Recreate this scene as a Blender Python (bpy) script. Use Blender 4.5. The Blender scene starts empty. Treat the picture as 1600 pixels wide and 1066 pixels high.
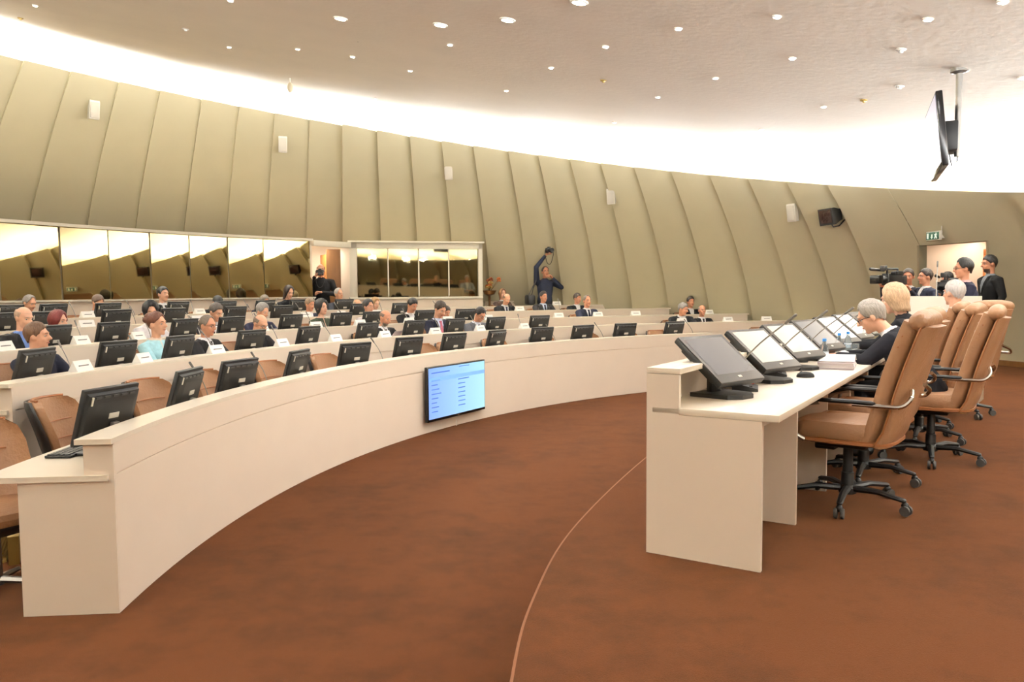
import bpy, bmesh, math, random
import numpy as np
from mathutils import Vector, Matrix
random.seed(7)
R = math.radians
scene = bpy.context.scene
COL = scene.collection

# ------------------------------------------------------------------ camera
F_PX, PITCH, ROLL, ZC = 1225.0, 0.0628, -0.0079, 1.66
_fw = Vector((0, math.cos(PITCH), -math.sin(PITCH)))
_r0 = Vector((1, 0, 0)); _u0 = Vector((0, math.sin(PITCH), math.cos(PITCH)))
_rt = _r0 * math.cos(ROLL) + _u0 * math.sin(ROLL)
_up = _u0 * math.cos(ROLL) - _r0 * math.sin(ROLL)
cam_d = bpy.data.cameras.new('camera'); cam = bpy.data.objects.new('camera', cam_d); COL.objects.link(cam)
cam_d.sensor_width = 36.0; cam_d.lens = 36.0 * F_PX / 1600.0
cam_d.clip_start = 0.05; cam_d.clip_end = 200
mw = Matrix.Identity(4)
for i in range(3):
    mw[i][0] = _rt[i]; mw[i][1] = _up[i]; mw[i][2] = -_fw[i]
mw[2][3] = ZC
cam.matrix_world = mw
scene.camera = cam

# ------------------------------------------------------------------ world, exposure
world = bpy.data.worlds.new('world'); scene.world = world; world.use_nodes = True
world.node_tree.nodes['Background'].inputs[0].default_value = (0.9, 0.85, 0.75, 1)
world.node_tree.nodes['Background'].inputs[1].default_value = 0.02
scene.view_settings.view_transform = 'Standard'
scene.view_settings.look = 'None'
scene.view_settings.gamma = 1.0
scene.view_settings.use_curve_mapping = False
scene.view_settings.exposure = 0.42
COVE_W, SPOT_W = 300.0, 40.0
try:
    scene.cycles.max_bounces = 8; scene.cycles.diffuse_bounces = 5
    scene.cycles.sample_clamp_indirect = 6.0
except Exception:
    pass

# ------------------------------------------------------------------ hall geometry (metres)
C = Vector((7.5945, 4.736))                       # centre of the curved desk rows
RK = [9.68, 11.15, 12.49, 13.85, 15.2]            # front face radius of each row
ZT = [0.925, 1.04, 1.15, 1.26, 1.335]             # top of each row
FL = [0.0, 0.115, 0.225, 0.335, 0.41]             # floor of each tier
ROW_A = [(115.5, 184.4), (97.5, 176.1), (101.5, 176.5), (106.7, 176.5), (110.0, 176.5)]
POD = 0.36                                        # platform height
CW = Vector((-1.8, 9.5)); PA, PB, PC = 3.035, -0.1551, 0.0966   # wall circle and the tilted plane of its top
U = Vector((0.535, 0.845)); N = Vector((0.845, -0.535)); P0 = Vector((0.66, 3.83))  # presidium axes

def rb(th): return 10.7 + 3.0 * max(0.0, -math.sin(th)) ** 2
def z_top(th):
    k = PB * math.cos(th) + PC * math.sin(th)
    return (PA + PB * CW.x + PC * CW.y + (rb(th) + 0.6 * POD) * k) / (1 + 0.6 * k)
def rw(th, z):
    H = z_top(th) - POD; u = max(0.0, (z - POD) / H)
    return rb(th) - H * (0.2 * u + 0.4 * u * u)
def wpt(th, z, off=0.0):
    r = rw(th, z) - off
    return Vector((CW.x + r * math.cos(th), CW.y + r * math.sin(th), z))
def ray(px, py): return (_rt * ((px - 800) / F_PX) - _up * ((py - 533) / F_PX) + _fw)
def on_z(px, py, z):
    d = ray(px, py); t = (z - ZC) / d.z
    return Vector((d.x * t, d.y * t, z))
def at_depth(px, py, y):
    d = ray(px, py); t = y / d.y
    return Vector((d.x * t, y, ZC + d.z * t))
def on_circ(px, py, r, c=C):
    d = ray(px, py); a = d.x ** 2 + d.y ** 2; b = -2 * (d.x * c.x + d.y * c.y); k = c.length_squared - r * r
    t = (-b + math.sqrt(max(0, b * b - 4 * a * k))) / 2 / a
    return Vector((d.x * t, d.y * t, ZC + d.z * t))
def wall_hit(px, py):
    d = ray(px, py); t = 6.0
    while t < 40:
        x, y, z = d.x * t, d.y * t, ZC + d.z * t
        th = math.atan2(y - CW.y, x - CW.x)
        if math.hypot(x - CW.x, y - CW.y) > rw(th, z) and y > 9: return Vector((x, y, z)), th
        t += 0.01
    return Vector((x, y, z)), th
def ceil_z(x, y):
    th = math.atan2(y - CW.y, x - CW.x); rt = rw(th, z_top(th)); s = math.hypot(x - CW.x, y - CW.y) / rt
    return PA + PB * x + PC * y + 0.40 + 0.0 * (1 - min(s, 1.0) ** 2)
def ceil_hit(px, py):
    d = ray(px, py); t = 2.0
    while t < 30:
        x, y, z = d.x * t, d.y * t, ZC + d.z * t
        if z > ceil_z(x, y): return Vector((x, y, ceil_z(x, y)))
        t += 0.01
    return Vector((x, y, z))
def arc_pt(r, a, z=0.0): return Vector((C.x + r * math.cos(a), C.y + r * math.sin(a), z))
def ang(p): return math.atan2(p.y - C.y, p.x - C.x)

# ------------------------------------------------------------------ materials
def lin(c):
    return tuple((v / 255 / 12.92) if v / 255 <= 0.04045 else ((v / 255 + 0.055) / 1.055) ** 2.4 for v in c)
MATS = {}
def mat(name, rgb=(200, 200, 200), rough=0.5, metal=0.0, var=0.06, scale=6.0, bump=0.0, bscale=60.0, sheen=0.0,
        spec=0.5, emit=0.0, ecol=None, coat=0.0):
    if name in MATS: return MATS[name]
    m = bpy.data.materials.new(name); m.use_nodes = True; nt = m.node_tree; b = nt.nodes['Principled BSDF']
    base = lin(rgb); tc = nt.nodes.new('ShaderNodeTexCoord')
    nz = nt.nodes.new('ShaderNodeTexNoise'); nz.inputs['Scale'].default_value = scale; nz.inputs['Detail'].default_value = 5
    nt.links.new(tc.outputs['Object'], nz.inputs['Vector'])
    cr = nt.nodes.new('ShaderNodeValToRGB'); e = cr.color_ramp.elements
    e[0].position = 0.3; e[1].position = 0.7
    e[0].color = tuple(v * (1 - var) for v in base) + (1,); e[1].color = tuple(min(1, v * (1 + var)) for v in base) + (1,)
    nt.links.new(nz.outputs['Fac'], cr.inputs['Fac']); nt.links.new(cr.outputs['Color'], b.inputs['Base Color'])
    b.inputs['Roughness'].default_value = rough; b.inputs['Metallic'].default_value = metal
    b.inputs['Specular IOR Level'].default_value = spec
    b.inputs['Sheen Weight'].default_value = sheen
    b.inputs['Coat Weight'].default_value = coat
    if bump:
        n2 = nt.nodes.new('ShaderNodeTexNoise'); n2.inputs['Scale'].default_value = bscale; n2.inputs['Detail'].default_value = 3
        nt.links.new(tc.outputs['Object'], n2.inputs['Vector'])
        bp = nt.nodes.new('ShaderNodeBump'); bp.inputs['Strength'].default_value = bump; bp.inputs['Distance'].default_value = 0.02
        nt.links.new(n2.outputs['Fac'], bp.inputs['Height']); nt.links.new(bp.outputs['Normal'], b.inputs['Normal'])
    if emit:
        b.inputs['Emission Color'].default_value = lin(ecol or rgb) + (1,); b.inputs['Emission Strength'].default_value = emit
    MATS[name] = m
    return m

def carpet_mat():
    m = bpy.data.materials.new('brown_carpet'); m.use_nodes = True; nt = m.node_tree; b = nt.nodes['Principled BSDF']
    tc = nt.nodes.new('ShaderNodeTexCoord')
    def noise(s, det, rough=0.6):
        n = nt.nodes.new('ShaderNodeTexNoise'); n.inputs['Scale'].default_value = s; n.inputs['Detail'].default_value = det
        n.inputs['Roughness'].default_value = rough
        nt.links.new(tc.outputs['Object'], n.inputs['Vector']); return n
    a, c, d = noise(1.1, 6, 0.65), noise(5.5, 5), noise(240, 2)
    def mix(x, y, f):
        k = nt.nodes.new('ShaderNodeMath'); k.operation = 'MULTIPLY_ADD'; k.inputs[1].default_value = f
        nt.links.new(x, k.inputs[0]); nt.links.new(y, k.inputs[2]); return k.outputs[0]
    s = mix(c.outputs['Fac'], mix(d.outputs['Fac'], a.outputs['Fac'], 0.3), 0.55)
    cr = nt.nodes.new('ShaderNodeValToRGB'); e = cr.color_ramp.elements
    e[0].position = 0.62; e[1].position = 1.22
    e[0].color = lin((42, 20, 8)) + (1,); e[1].color = lin((80, 42, 18)) + (1,)
    mr = nt.nodes.new('ShaderNodeMath'); mr.operation = 'MULTIPLY'; mr.inputs[1].default_value = 1.0
    nt.links.new(s, mr.inputs[0]); nt.links.new(mr.outputs[0], cr.inputs['Fac'])
    e[0].position = 0.52; e[1].position = 1.26
    nt.links.new(cr.outputs['Color'], b.inputs['Base Color'])
    b.inputs['Roughness'].default_value = 0.95; b.inputs['Specular IOR Level'].default_value = 0.1
    b.inputs['Sheen Weight'].default_value = 0.12; b.inputs['Sheen Roughness'].default_value = 0.45
    b.inputs['Sheen Tint'].default_value = lin((225, 170, 125)) + (1,)
    bp = nt.nodes.new('ShaderNodeBump'); bp.inputs['Strength'].default_value = 0.35; bp.inputs['Distance'].default_value = 0.01
    nt.links.new(d.outputs['Fac'], bp.inputs['Height']); nt.links.new(bp.outputs['Normal'], b.inputs['Normal'])
    return m
def wood_mat(name, c1, c2, rough=0.4):
    m = bpy.data.materials.new(name); m.use_nodes = True; nt = m.node_tree; b = nt.nodes['Principled BSDF']
    tc = nt.nodes.new('ShaderNodeTexCoord'); mp = nt.nodes.new('ShaderNodeMapping'); mp.inputs['Scale'].default_value = (9, 9, 1)
    w = nt.nodes.new('ShaderNodeTexNoise'); w.inputs['Scale'].default_value = 2.5; w.inputs['Detail'].default_value = 8; w.inputs['Distortion'].default_value = 0.6
    cr = nt.nodes.new('ShaderNodeValToRGB'); cr.color_ramp.elements[0].color = lin(c1) + (1,); cr.color_ramp.elements[1].color = lin(c2) + (1,)
    nt.links.new(tc.outputs['Object'], mp.inputs[0]); nt.links.new(mp.outputs[0], w.inputs['Vector']); nt.links.new(w.outputs['Fac'], cr.inputs[0])
    nt.links.new(cr.outputs[0], b.inputs['Base Color']); b.inputs['Roughness'].default_value = rough
    return m

CARPET = carpet_mat()
WALL = mat('beige_wall_panel', (190, 182, 153), 0.75, var=0.02, scale=2, spec=0.25)
CEIL = mat('ceiling_plaster', (228, 219, 204), 0.85, var=0.02, scale=1.5, bump=0.15, bscale=14, spec=0.2)
LAM = mat('cream_laminate', (236, 221, 203), 0.38, var=0.015, scale=3, spec=0.4)
LAMTOP = mat('cream_laminate_top', (240, 229, 210), 0.25, var=0.015, scale=3, spec=0.5)
WHITE = mat('white_trim', (236, 230, 214), 0.5, var=0.01)
PAPER = mat('white_paper', (243, 241, 236), 0.8, var=0.01)
INK = mat('grey_print', (120, 118, 118), 0.8, var=0.05)
BLACK = mat('black_plastic', (9, 9, 9), 0.5, var=0.2, scale=20)
BLACKG = mat('black_gloss_plastic', (14, 14, 15), 0.22, var=0.2, scale=20)
DARKG = mat('dark_grey_plastic', (48, 47, 46), 0.45, var=0.1)
SILVER = mat('silver_bezel', (84, 79, 73), 0.45, metal=0.2, var=0.05)
CHROME = mat('chrome', (215, 212, 205), 0.12, metal=1.0, var=0.01)
STEEL = mat('brushed_steel', (150, 146, 140), 0.3, metal=0.9, var=0.03)
LEATHER = mat('tan_leather', (160, 119, 86), 0.42, var=0.08, scale=5, bump=0.25, bscale=45, spec=0.45)
PIPING = mat('brown_leather_piping', (150, 95, 54), 0.45, var=0.08)
SPKR = mat('grey_speaker_grille', (178, 172, 160), 0.6, var=0.04, bump=0.2, bscale=200)
LGREY = mat('light_grey_plastic', (200, 195, 184), 0.5, var=0.03)
GREEN = mat('exit_sign_green', (30, 78, 60), 0.4, var=0.05, emit=0.1)
SIGNW = mat('exit_sign_white', (220, 228, 220), 0.4, var=0.02, emit=0.25)
ORANGEW = wood_mat('orange_wood', (196, 112, 52), (226, 148, 82))
BROWNW = wood_mat('brown_wood', (96, 62, 32), (132, 92, 52))
BRASS = mat('brass_grille', (172, 146, 84), 0.4, metal=0.5, var=0.06)
BOTTLE = mat('clear_bottle', (225, 236, 240), 0.06, var=0.01, spec=0.6); BOTTLE.node_tree.nodes['Principled BSDF'].inputs['Transmission Weight'].default_value = 0.85; BOTTLE.node_tree.nodes['Principled BSDF'].inputs['IOR'].default_value = 1.2
BLUECAP = mat('blue_cap', (64, 140, 214), 0.4, var=0.03)
CORRW = mat('corridor_wall', (246, 224, 200), 0.7, var=0.01)
def mirror_mat():
    m = bpy.data.materials.new('bronze_mirror_glass'); m.use_nodes = True; b = m.node_tree.nodes['Principled BSDF']
    b.inputs['Base Color'].default_value = lin((188, 172, 130)) + (1,); b.inputs['Metallic'].default_value = 1.0
    nz = m.node_tree.nodes.new('ShaderNodeTexNoise'); nz.inputs['Scale'].default_value = 3
    mr = m.node_tree.nodes.new('ShaderNodeMapRange'); mr.inputs['To Min'].default_value = 0.015; mr.inputs['To Max'].default_value = 0.03
    m.node_tree.links.new(nz.outputs['Fac'], mr.inputs['Value']); m.node_tree.links.new(mr.outputs[0], b.inputs['Roughness'])
    return m
MIRROR = mirror_mat()
def screen_mat(name, c1, c2, strength):
    m = bpy.data.materials.new(name); m.use_nodes = True; nt = m.node_tree; b = nt.nodes['Principled BSDF']
    tc = nt.nodes.new('ShaderNodeTexCoord'); g = nt.nodes.new('ShaderNodeTexGradient'); nt.links.new(tc.outputs['Generated'], g.inputs[0])
    cr = nt.nodes.new('ShaderNodeValToRGB'); cr.color_ramp.elements[0].color = lin(c1) + (1,); cr.color_ramp.elements[1].color = lin(c2) + (1,)
    nt.links.new(g.outputs['Fac'], cr.inputs[0]); nt.links.new(cr.outputs[0], b.inputs['Emission Color'])
    b.inputs['Emission Strength'].default_value = strength
    b.inputs['Base Color'].default_value = (0.01, 0.01, 0.012, 1); b.inputs['Roughness'].default_value = 0.12
    return m
SCR_BLUE = screen_mat('lit_blue_screen', (140, 178, 255), (178, 232, 255), 0.9)
SCR_GREY = screen_mat('grey_reflection_screen', (150, 142, 136), (176, 166, 156), 0.75)  # glow painted in for the ceiling mirrored in the glass
SCR_CREAM = screen_mat('cream_reflection_screen', (236, 226, 200), (250, 244, 226), 0.95)  # brighter version of the same painted ceiling reflection
SCR_OFF = mat('dark_screen', (40, 26, 24), 0.1, var=0.02)
SCR_TV = screen_mat('lit_pale_screen', (170, 165, 185), (150, 150, 175), 0.7)
TXT = mat('screen_text_blue', (70, 105, 190), 0.4, var=0.02, emit=0.5)
BAND = mat('screen_band_blue', (110, 155, 240), 0.4, var=0.02, emit=0.7)
SKINS = {}
def skin(i):
    cols = [(222, 168, 138), (212, 152, 122), (230, 180, 152), (198, 138, 108)]
    return mat('skin_tone_%s' % 'abcd'[i % 4], cols[i % 4], 0.5, var=0.05, scale=25, spec=0.35)
def cloth(rgb): return mat('cloth_%d_%d_%d' % rgb, rgb, 0.85, var=0.1, scale=30, bump=0.1, bscale=25, spec=0.2)
def hairm(rgb):
    nm = 'hair_%d_%d_%d' % rgb
    if nm in MATS: return MATS[nm]
    m = mat(nm, rgb, 0.45, var=0.22, scale=9, bump=0.5, bscale=12); nt = m.node_tree
    mp = nt.nodes.new('ShaderNodeMapping'); mp.inputs['Scale'].default_value = (9, 9, 1.2)
    tc = [n_ for n_ in nt.nodes if n_.type == 'TEX_COORD'][0]; nt.links.new(tc.outputs['Object'], mp.inputs[0])
    for n_ in nt.nodes:
        if n_.type == 'TEX_NOISE': nt.links.new(mp.outputs[0], n_.inputs['Vector'])
    return m
EYEW = mat('eye_white', (196, 184, 174), 0.3, var=0.01)
EYED = mat('eye_dark', (36, 24, 18), 0.25, var=0.05)
LIP = mat('lips', (176, 98, 86), 0.45, var=0.05)

# ------------------------------------------------------------------ mesh helpers
class MB:
    def __init__(s): s.v = []; s.f = []; s.m = []
    def add(s, verts, faces, mi=0, M=None):
        o = len(s.v)
        for p in verts:
            p = Vector(p); s.v.append(M @ p if M else p)
        for f in faces: s.f.append([i + o for i in f]); s.m.append(mi)
        return s
    def box(s, c, d, M=None, mi=0, bev=0.0):
        x, y, z = c; a, b, h = d[0] / 2, d[1] / 2, d[2] / 2
        if bev > 0:
            bm = bmesh.new(); bmesh.ops.create_cube(bm, size=1.0)
            for v in bm.verts: v.co = Vector((v.co.x * d[0], v.co.y * d[1], v.co.z * d[2]))
            bmesh.ops.bevel(bm, geom=list(bm.edges), offset=bev, segments=2, affect='EDGES', profile=0.5)
            bm.verts.index_update()
            vs = [v.co + Vector(c) for v in bm.verts]; fs = [[v.index for v in f.verts] for f in bm.faces]; bm.free()
            return s.add(vs, fs, mi, M)
        vs = [(x + i * a, y + j * b, z + k * h) for k in (-1, 1) for j in (-1, 1) for i in (-1, 1)]
        return s.add(vs, [(0, 2, 3, 1), (4, 5, 7, 6), (0, 1, 5, 4), (2, 6, 7, 3), (0, 4, 6, 2), (1, 3, 7, 5)], mi, M)
    def loft(s, rings, M=None, mi=0, caps=True, closed=True):
        n = len(rings[0]); vs = [p for r in rings for p in r]; fs = []
        for i in range(len(rings) - 1):
            for j in range(n if closed else n - 1):
                k = (j + 1) % n; fs.append((i * n + j, i * n + k, (i + 1) * n + k, (i + 1) * n + j))
        if caps and closed: fs.append(tuple(range(n - 1, -1, -1))); fs.append(tuple(range((len(rings) - 1) * n, len(rings) * n)))
        return s.add(vs, fs, mi, M)
    def tube(s, path, rad, n=8, M=None, mi=0, flat=1.0, capr=False):
        path = [Vector(p) for p in path]
        if not hasattr(rad, '__len__'): rad = [rad] * len(path)
        rad = list(rad)
        if capr:                                   # rounded ends
            d0 = (path[0] - path[1]).normalized(); d1 = (path[-1] - path[-2]).normalized()
            pre = [(path[0] + d0 * rad[0] * k, rad[0] * math.sqrt(1 - k * k)) for k in (0.97, 0.8, 0.5)]
            post = [(path[-1] + d1 * rad[-1] * k, rad[-1] * math.sqrt(1 - k * k)) for k in (0.5, 0.8, 0.97)]
            path = [p for p, _ in pre] + path + [p for p, _ in post]; rad = [r for _, r in pre] + rad + [r for _, r in post]
        rings = []; ref = None
        for i, p in enumerate(path):
            t = (path[min(i + 1, len(path) - 1)] - path[max(i - 1, 0)]).normalized()
            if ref is None:
                ref = Vector((0, 0, 1)) if abs(t.z) < 0.9 else Vector((1, 0, 0))
            a = t.cross(ref)
            if a.length < 1e-4: a = t.cross(Vector((0, 1, 0.3)))
            a.normalize(); b = a.cross(t).normalized(); ref = b
            rings.append([p + (a * math.cos(q) + b * math.sin(q) * flat) * rad[i] for q in (2 * math.pi * k / n for k in range(n))])
        return s.loft(rings, M, mi)
    def lathe(s, prof, n=16, M=None, mi=0):
        rings = [[(r * math.cos(2 * math.pi * k / n), r * math.sin(2 * math.pi * k / n), z) for k in range(n)] for r, z in prof]
        return s.loft(rings, M, mi)
    def ell(s, c, r, M=None, mi=0, n=14, m=9):
        if not hasattr(r, '__len__'): r = (r, r, r)
        rings = []
        for i in range(m):
            t = math.pi * (i + 0.15) / (m - 0.7) if m > 4 else math.pi * i / (m - 1)
            t = min(max(t, 0.06), math.pi - 0.06)
            rings.append([(c[0] + r[0] * math.sin(t) * math.cos(2 * math.pi * k / n), c[1] + r[1] * math.sin(t) * math.sin(2 * math.pi * k / n),
                           c[2] - r[2] * math.cos(t)) for k in range(n)])
        return s.loft(rings, M, mi)
    def prism(s, pts, z0, z1, M=None, mi=0):
        n = len(pts); vs = [(x, y, z0) for x, y in pts] + [(x, y, z1) for x, y in pts]
        fs = [tuple(range(n - 1, -1, -1)), tuple(range(n, 2 * n))] + [(i, (i + 1) % n, n + (i + 1) % n, n + i) for i in range(n)]
        return s.add(vs, fs, mi, M)
    def arc(s, prof, a0, a1, seg, mi=0):
        """closed (r, z) profile swept about the centre of the rows"""
        rings = []
        for i in range(seg + 1):
            a = a0 + (a1 - a0) * i / seg
            rings.append([arc_pt(r, a, z) for r, z in prof])
        return s.loft(rings, mi=mi)
    def mesh(s, name, mats, smooth=True, ang_=35):
        me = bpy.data.meshes.new(name); me.from_pydata([tuple(p) for p in s.v], [], s.f)
        bm = bmesh.new(); bm.from_mesh(me); bmesh.ops.recalc_face_normals(bm, faces=bm.faces); bm.to_mesh(me); bm.free()
        for m in (mats if isinstance(mats, (list, tuple)) else [mats]): me.materials.append(m)
        if any(s.m): me.polygons.foreach_set('material_index', s.m)
        if smooth:
            me.polygons.foreach_set('use_smooth', [True] * len(me.polygons)); me.set_sharp_from_angle(angle=R(ang_))
        me.update(); return me
    def obj(s, name, mats, parent=None, smooth=True, ang_=35):
        return link(name, s.mesh(name, mats, smooth, ang_), parent)
def link(name, me, parent=None, M=None):
    o = bpy.data.objects.new(name, me); COL.objects.link(o)
    if parent is not None: o.parent = parent
    if M is not None: o.matrix_local = M
    return o
def tag(o, label, cat, group=None):
    o['label'] = label; o['category'] = cat
    if group: o['group'] = group
    return o
def struct(o, label=None):
    o['kind'] = 'structure'
    if label: o['label'] = label
    return o
def thing(name, label, cat, loc=(0, 0, 0), rz=0.0, group=None):
    o = bpy.data.objects.new(name, None); COL.objects.link(o); o.location = loc; o.rotation_euler = (0, 0, rz)
    o.empty_display_size = 0.1
    return tag(o, label, cat, group)
def dup(root, loc, rz, label, group=None, name=None):
    def rec(o, par):
        c = o.copy(); COL.objects.link(c)
        if par is not None: c.parent = par
        for ch in list(o.children): rec(ch, c)
        return c
    c = rec(root, None); c.location = loc; c.rotation_euler = (0, 0, rz); c['label'] = label
    if group: c['group'] = group
    return c
ORD = ['', 'first', 'second', 'third', 'fourth', 'fifth', 'sixth', 'seventh', 'eighth', 'ninth', 'tenth', 'eleventh', 'twelfth',
       'thirteenth', 'fourteenth', 'fifteenth', 'sixteenth', 'seventeenth', 'eighteenth', 'nineteenth', 'twentieth']
def ordn(k):
    if k <= 20: return ORD[k]
    return {2: 'twenty-', 3: 'thirty-', 4: 'forty-'}[k // 10] + (ORD[k % 10] if k % 10 else 'th')
ROWN = ['front', 'second', 'third', 'fourth', 'rearmost']
def T(x, y, z): return Matrix.Translation((x, y, z))
def RZ(a): return Matrix.Rotation(a, 4, 'Z')
def RX(a): return Matrix.Rotation(a, 4, 'X')
def RY(a): return Matrix.Rotation(a, 4, 'Y')

# ================================================================== STRUCTURE
# floors
g = MB(); n = 96
g.prism([(CW.x + 15 * math.cos(2 * math.pi * k / n), CW.y + 15 * math.sin(2 * math.pi * k / n)) for k in range(n)], -0.1, 0.0)
struct(g.obj('floor', CARPET, smooth=False), 'brown carpet floor of the hall')
edge = [(-0.9, -4), (-0.35, -1.5), (-0.15, 0), (-0.06, 1.5), (-0.01, 2.54), (0.09, 3.29), (0.35, 4.3), (1.03, 6.03), (1.95, 8.0), (3.15, 9.8), (4.55, 11.6), (5.9, 13.3), (7.2, 14.8)]
def catmull(P, k=8):
    out = []
    for i in range(len(P) - 1):
        p0, p1, p2, p3 = [Vector(P[min(max(j, 0), len(P) - 1)]) for j in (i - 1, i, i + 1, i + 2)]
        for q in range(k):
            t = q / k
            out.append(0.5 * ((2 * p1) + (p2 - p0) * t + (2 * p0 - 5 * p1 + 4 * p2 - p3) * t * t + (3 * p1 - p0 - 3 * p2 + p3) * t ** 3))
    out.append(Vector(P[-1])); return out
ed = [(p.x, p.y) for p in catmull(edge)]
g = MB(); g.prism(ed + [(14, 14.8), (14, -4)], 0.001, POD)
struct(g.obj('platform', CARPET, smooth=False), 'brown carpeted raised platform under the presiding desk')
g = MB(); g.tube([(x, y, POD - 0.006) for x, y in ed], 0.008, 6)
struct(g.obj('trim_1', mat('carpet_edge', (128, 82, 52), 0.9, var=0.05)), 'rounded carpet nosing along the platform edge')
for k in range(1, 5):
    g = MB(); r1 = RK[k] + 3.4 if k == 4 else RK[k] + 3.5
    g.arc([(RK[k] + 0.005, 0.001), (r1, 0.001), (r1, FL[k]), (RK[k] + 0.005, FL[k])], R(ROW_A[k][0] + (1 if k < 4 else 3)), R(186), 60)
    struct(g.obj('tier_floor', CARPET, smooth=False), 'brown carpeted tier carrying the %s desk row' % ROWN[k])

# wall of separate curved panels
EDG = [150.8 + 5.6 * k for k in range(9, 0, -1)] + [148.1, 142.2, 135.9, 130.3, 124.4, 119.0, 113.7, 108.4, 103.4, 98.0, 92.8, 87.8, 82.8, 77.3, 72.6,
       67.7, 63.0, 58.0, 52.6, 47.1, 41.8, 36.6, 31.4, 26.2]
pD1, thD1 = wall_hit(1437, 381); pD2, thD2 = wall_hit(1546, 379)
DOORZ = (pD1.z + pD2.z) / 2
EDG = [a for a in EDG if a > math.degrees(thD1) + 1.5] + [math.degrees(thD1), math.degrees(thD2)]
a = EDG[-1]
while a > EDG[0] - 360 + 8: a -= 6.5; EDG.append(a)
EDG.append(EDG[0] - 360)
DJ = Vector((0.50, 0.866))
def skew(P, z):
    s_ = 0.0
    while s_ < 6:
        x, y = P.x + DJ.x * s_, P.y + DJ.y * s_; th = math.atan2(y - CW.y, x - CW.x)
        if math.hypot(x - CW.x, y - CW.y) >= rw(th, z): return th
        s_ += 0.01
    return th
wall = bpy.data.objects.new('wall_back', None); COL.objects.link(wall); struct(wall, 'curved wall of tall beige panels leaning inwards')
DOOR_I = None; STEP = 0.11
for i in range(len(EDG) - 1):
    a0, a1 = R(EDG[i]), R(EDG[i + 1]); door = abs(EDG[i] - math.degrees(thD1)) < 0.01
    if door: DOOR_I = (a0, a1)
    g = MB(); nu, na = 14, 8; rings = []
    for j in range(na + 1):
        q = j / na; th = a0 + (a1 - a0) * q; zt = z_top(th); off = (0.05 if EDG[i] > 108 else 0.15) * (1 - q ** 3) + 0.005
        if abs(a0 - thD2) < 1e-6: off = 0.012
        if abs(a1 - thD1) < 1e-6: off = max(0.02, off * (1 - q) ** 2)
        if door: off = 0.01
        zb = DOORZ if door else 0.0
        def tq(z):
            e0 = skew(pD1, z) if (door and z < DOORZ) else skew(pD2, z) if (abs(a0 - thD2) < 1e-6 and z < DOORZ) else a0
            e1 = skew(pD1, z) if (abs(a1 - thD1) < 1e-6 and z < DOORZ) else a1
            return e0 + (e1 - e0) * q
        zs = [zb + (zt - zb) * u / nu for u in range(nu + 1)]
        if abs(a1 - thD1) < 1e-6 or abs(a0 - thD2) < 1e-6: zs = sorted(zs + [DOORZ - 0.002, DOORZ])
        inn = [wpt(tq(z), z, off) for z in zs]
        out = [wpt(tq(z), z, off - (0.2 if not door else 0.25)) for z in reversed(zs)]
        rings.append(inn + out)
    g.loft(rings)
    g.obj('wall_panel', WALL, wall, ang_=25)
# ceiling shell, running out behind the top of the wall to close the light cove
g = MB(); rings = []
for j in range(121):
    th = 2 * math.pi * j / 120; rt = rw(th, z_top(th)); row = []
    for s in [0.001, .1, .2, .3, .4, .5, .6, .7, .8, .9, 1.0]:
        x, y = CW.x + rt * s * math.cos(th), CW.y + rt * s * math.sin(th); row.append((x, y, ceil_z(x, y)))
    for dr, dz in ((.15, .39), (.3, .35), (.42, .26), (.52, .11), (.56, -.12), (.56, -.5)):
        x, y = CW.x + (rt + dr) * math.cos(th), CW.y + (rt + dr) * math.sin(th); row.append((x, y, PA + PB * x + PC * y + dz))
    rings.append(row)
g.loft(rings, closed=False)
struct(g.obj('ceiling', CEIL, ang_=180), 'pale domed plaster ceiling glowing along its lit rim')
# cove lamps
kk = 0; a = -178.0
while a < 182:
    th = R(a); zt = z_top(th); r = rw(th, zt) + 0.36
    L = bpy.data.lights.new('cove_lamp', 'AREA'); L.shape = 'RECTANGLE'; L.size = 0.72; L.size_y = 0.10
    ph = kk % 3
    L.energy = COVE_W * (1.4, 1.2, 0.08)[ph] * (0.80 - 0.22 * math.cos(th))      # strength weighted towards the left to tune the glow
    L.color = ((0.9, 0.95, 1.0), (0.92, 0.96, 1.0), (1.0, 0.84, 0.6))[ph]
    o = bpy.data.objects.new('cove_lamp', L); COL.objects.link(o)
    o.location = (CW.x + r * math.cos(th), CW.y + r * math.sin(th), zt - 0.05)
    d = Vector((-math.cos(th) * 1.0, -math.sin(th) * 1.0, 0.5))
    x_ax = Vector((-math.sin(th), math.cos(th), 0)); z_ax = -d.normalized(); y_ax = z_ax.cross(x_ax)
    mm = Matrix.Identity(4)
    for q in range(3): mm[q][0] = x_ax[q]; mm[q][1] = y_ax[q]; mm[q][2] = z_ax[q]; mm[q][3] = o.location[q]
    o.matrix_world = mm
    kk += 1; a += 5.2

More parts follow.
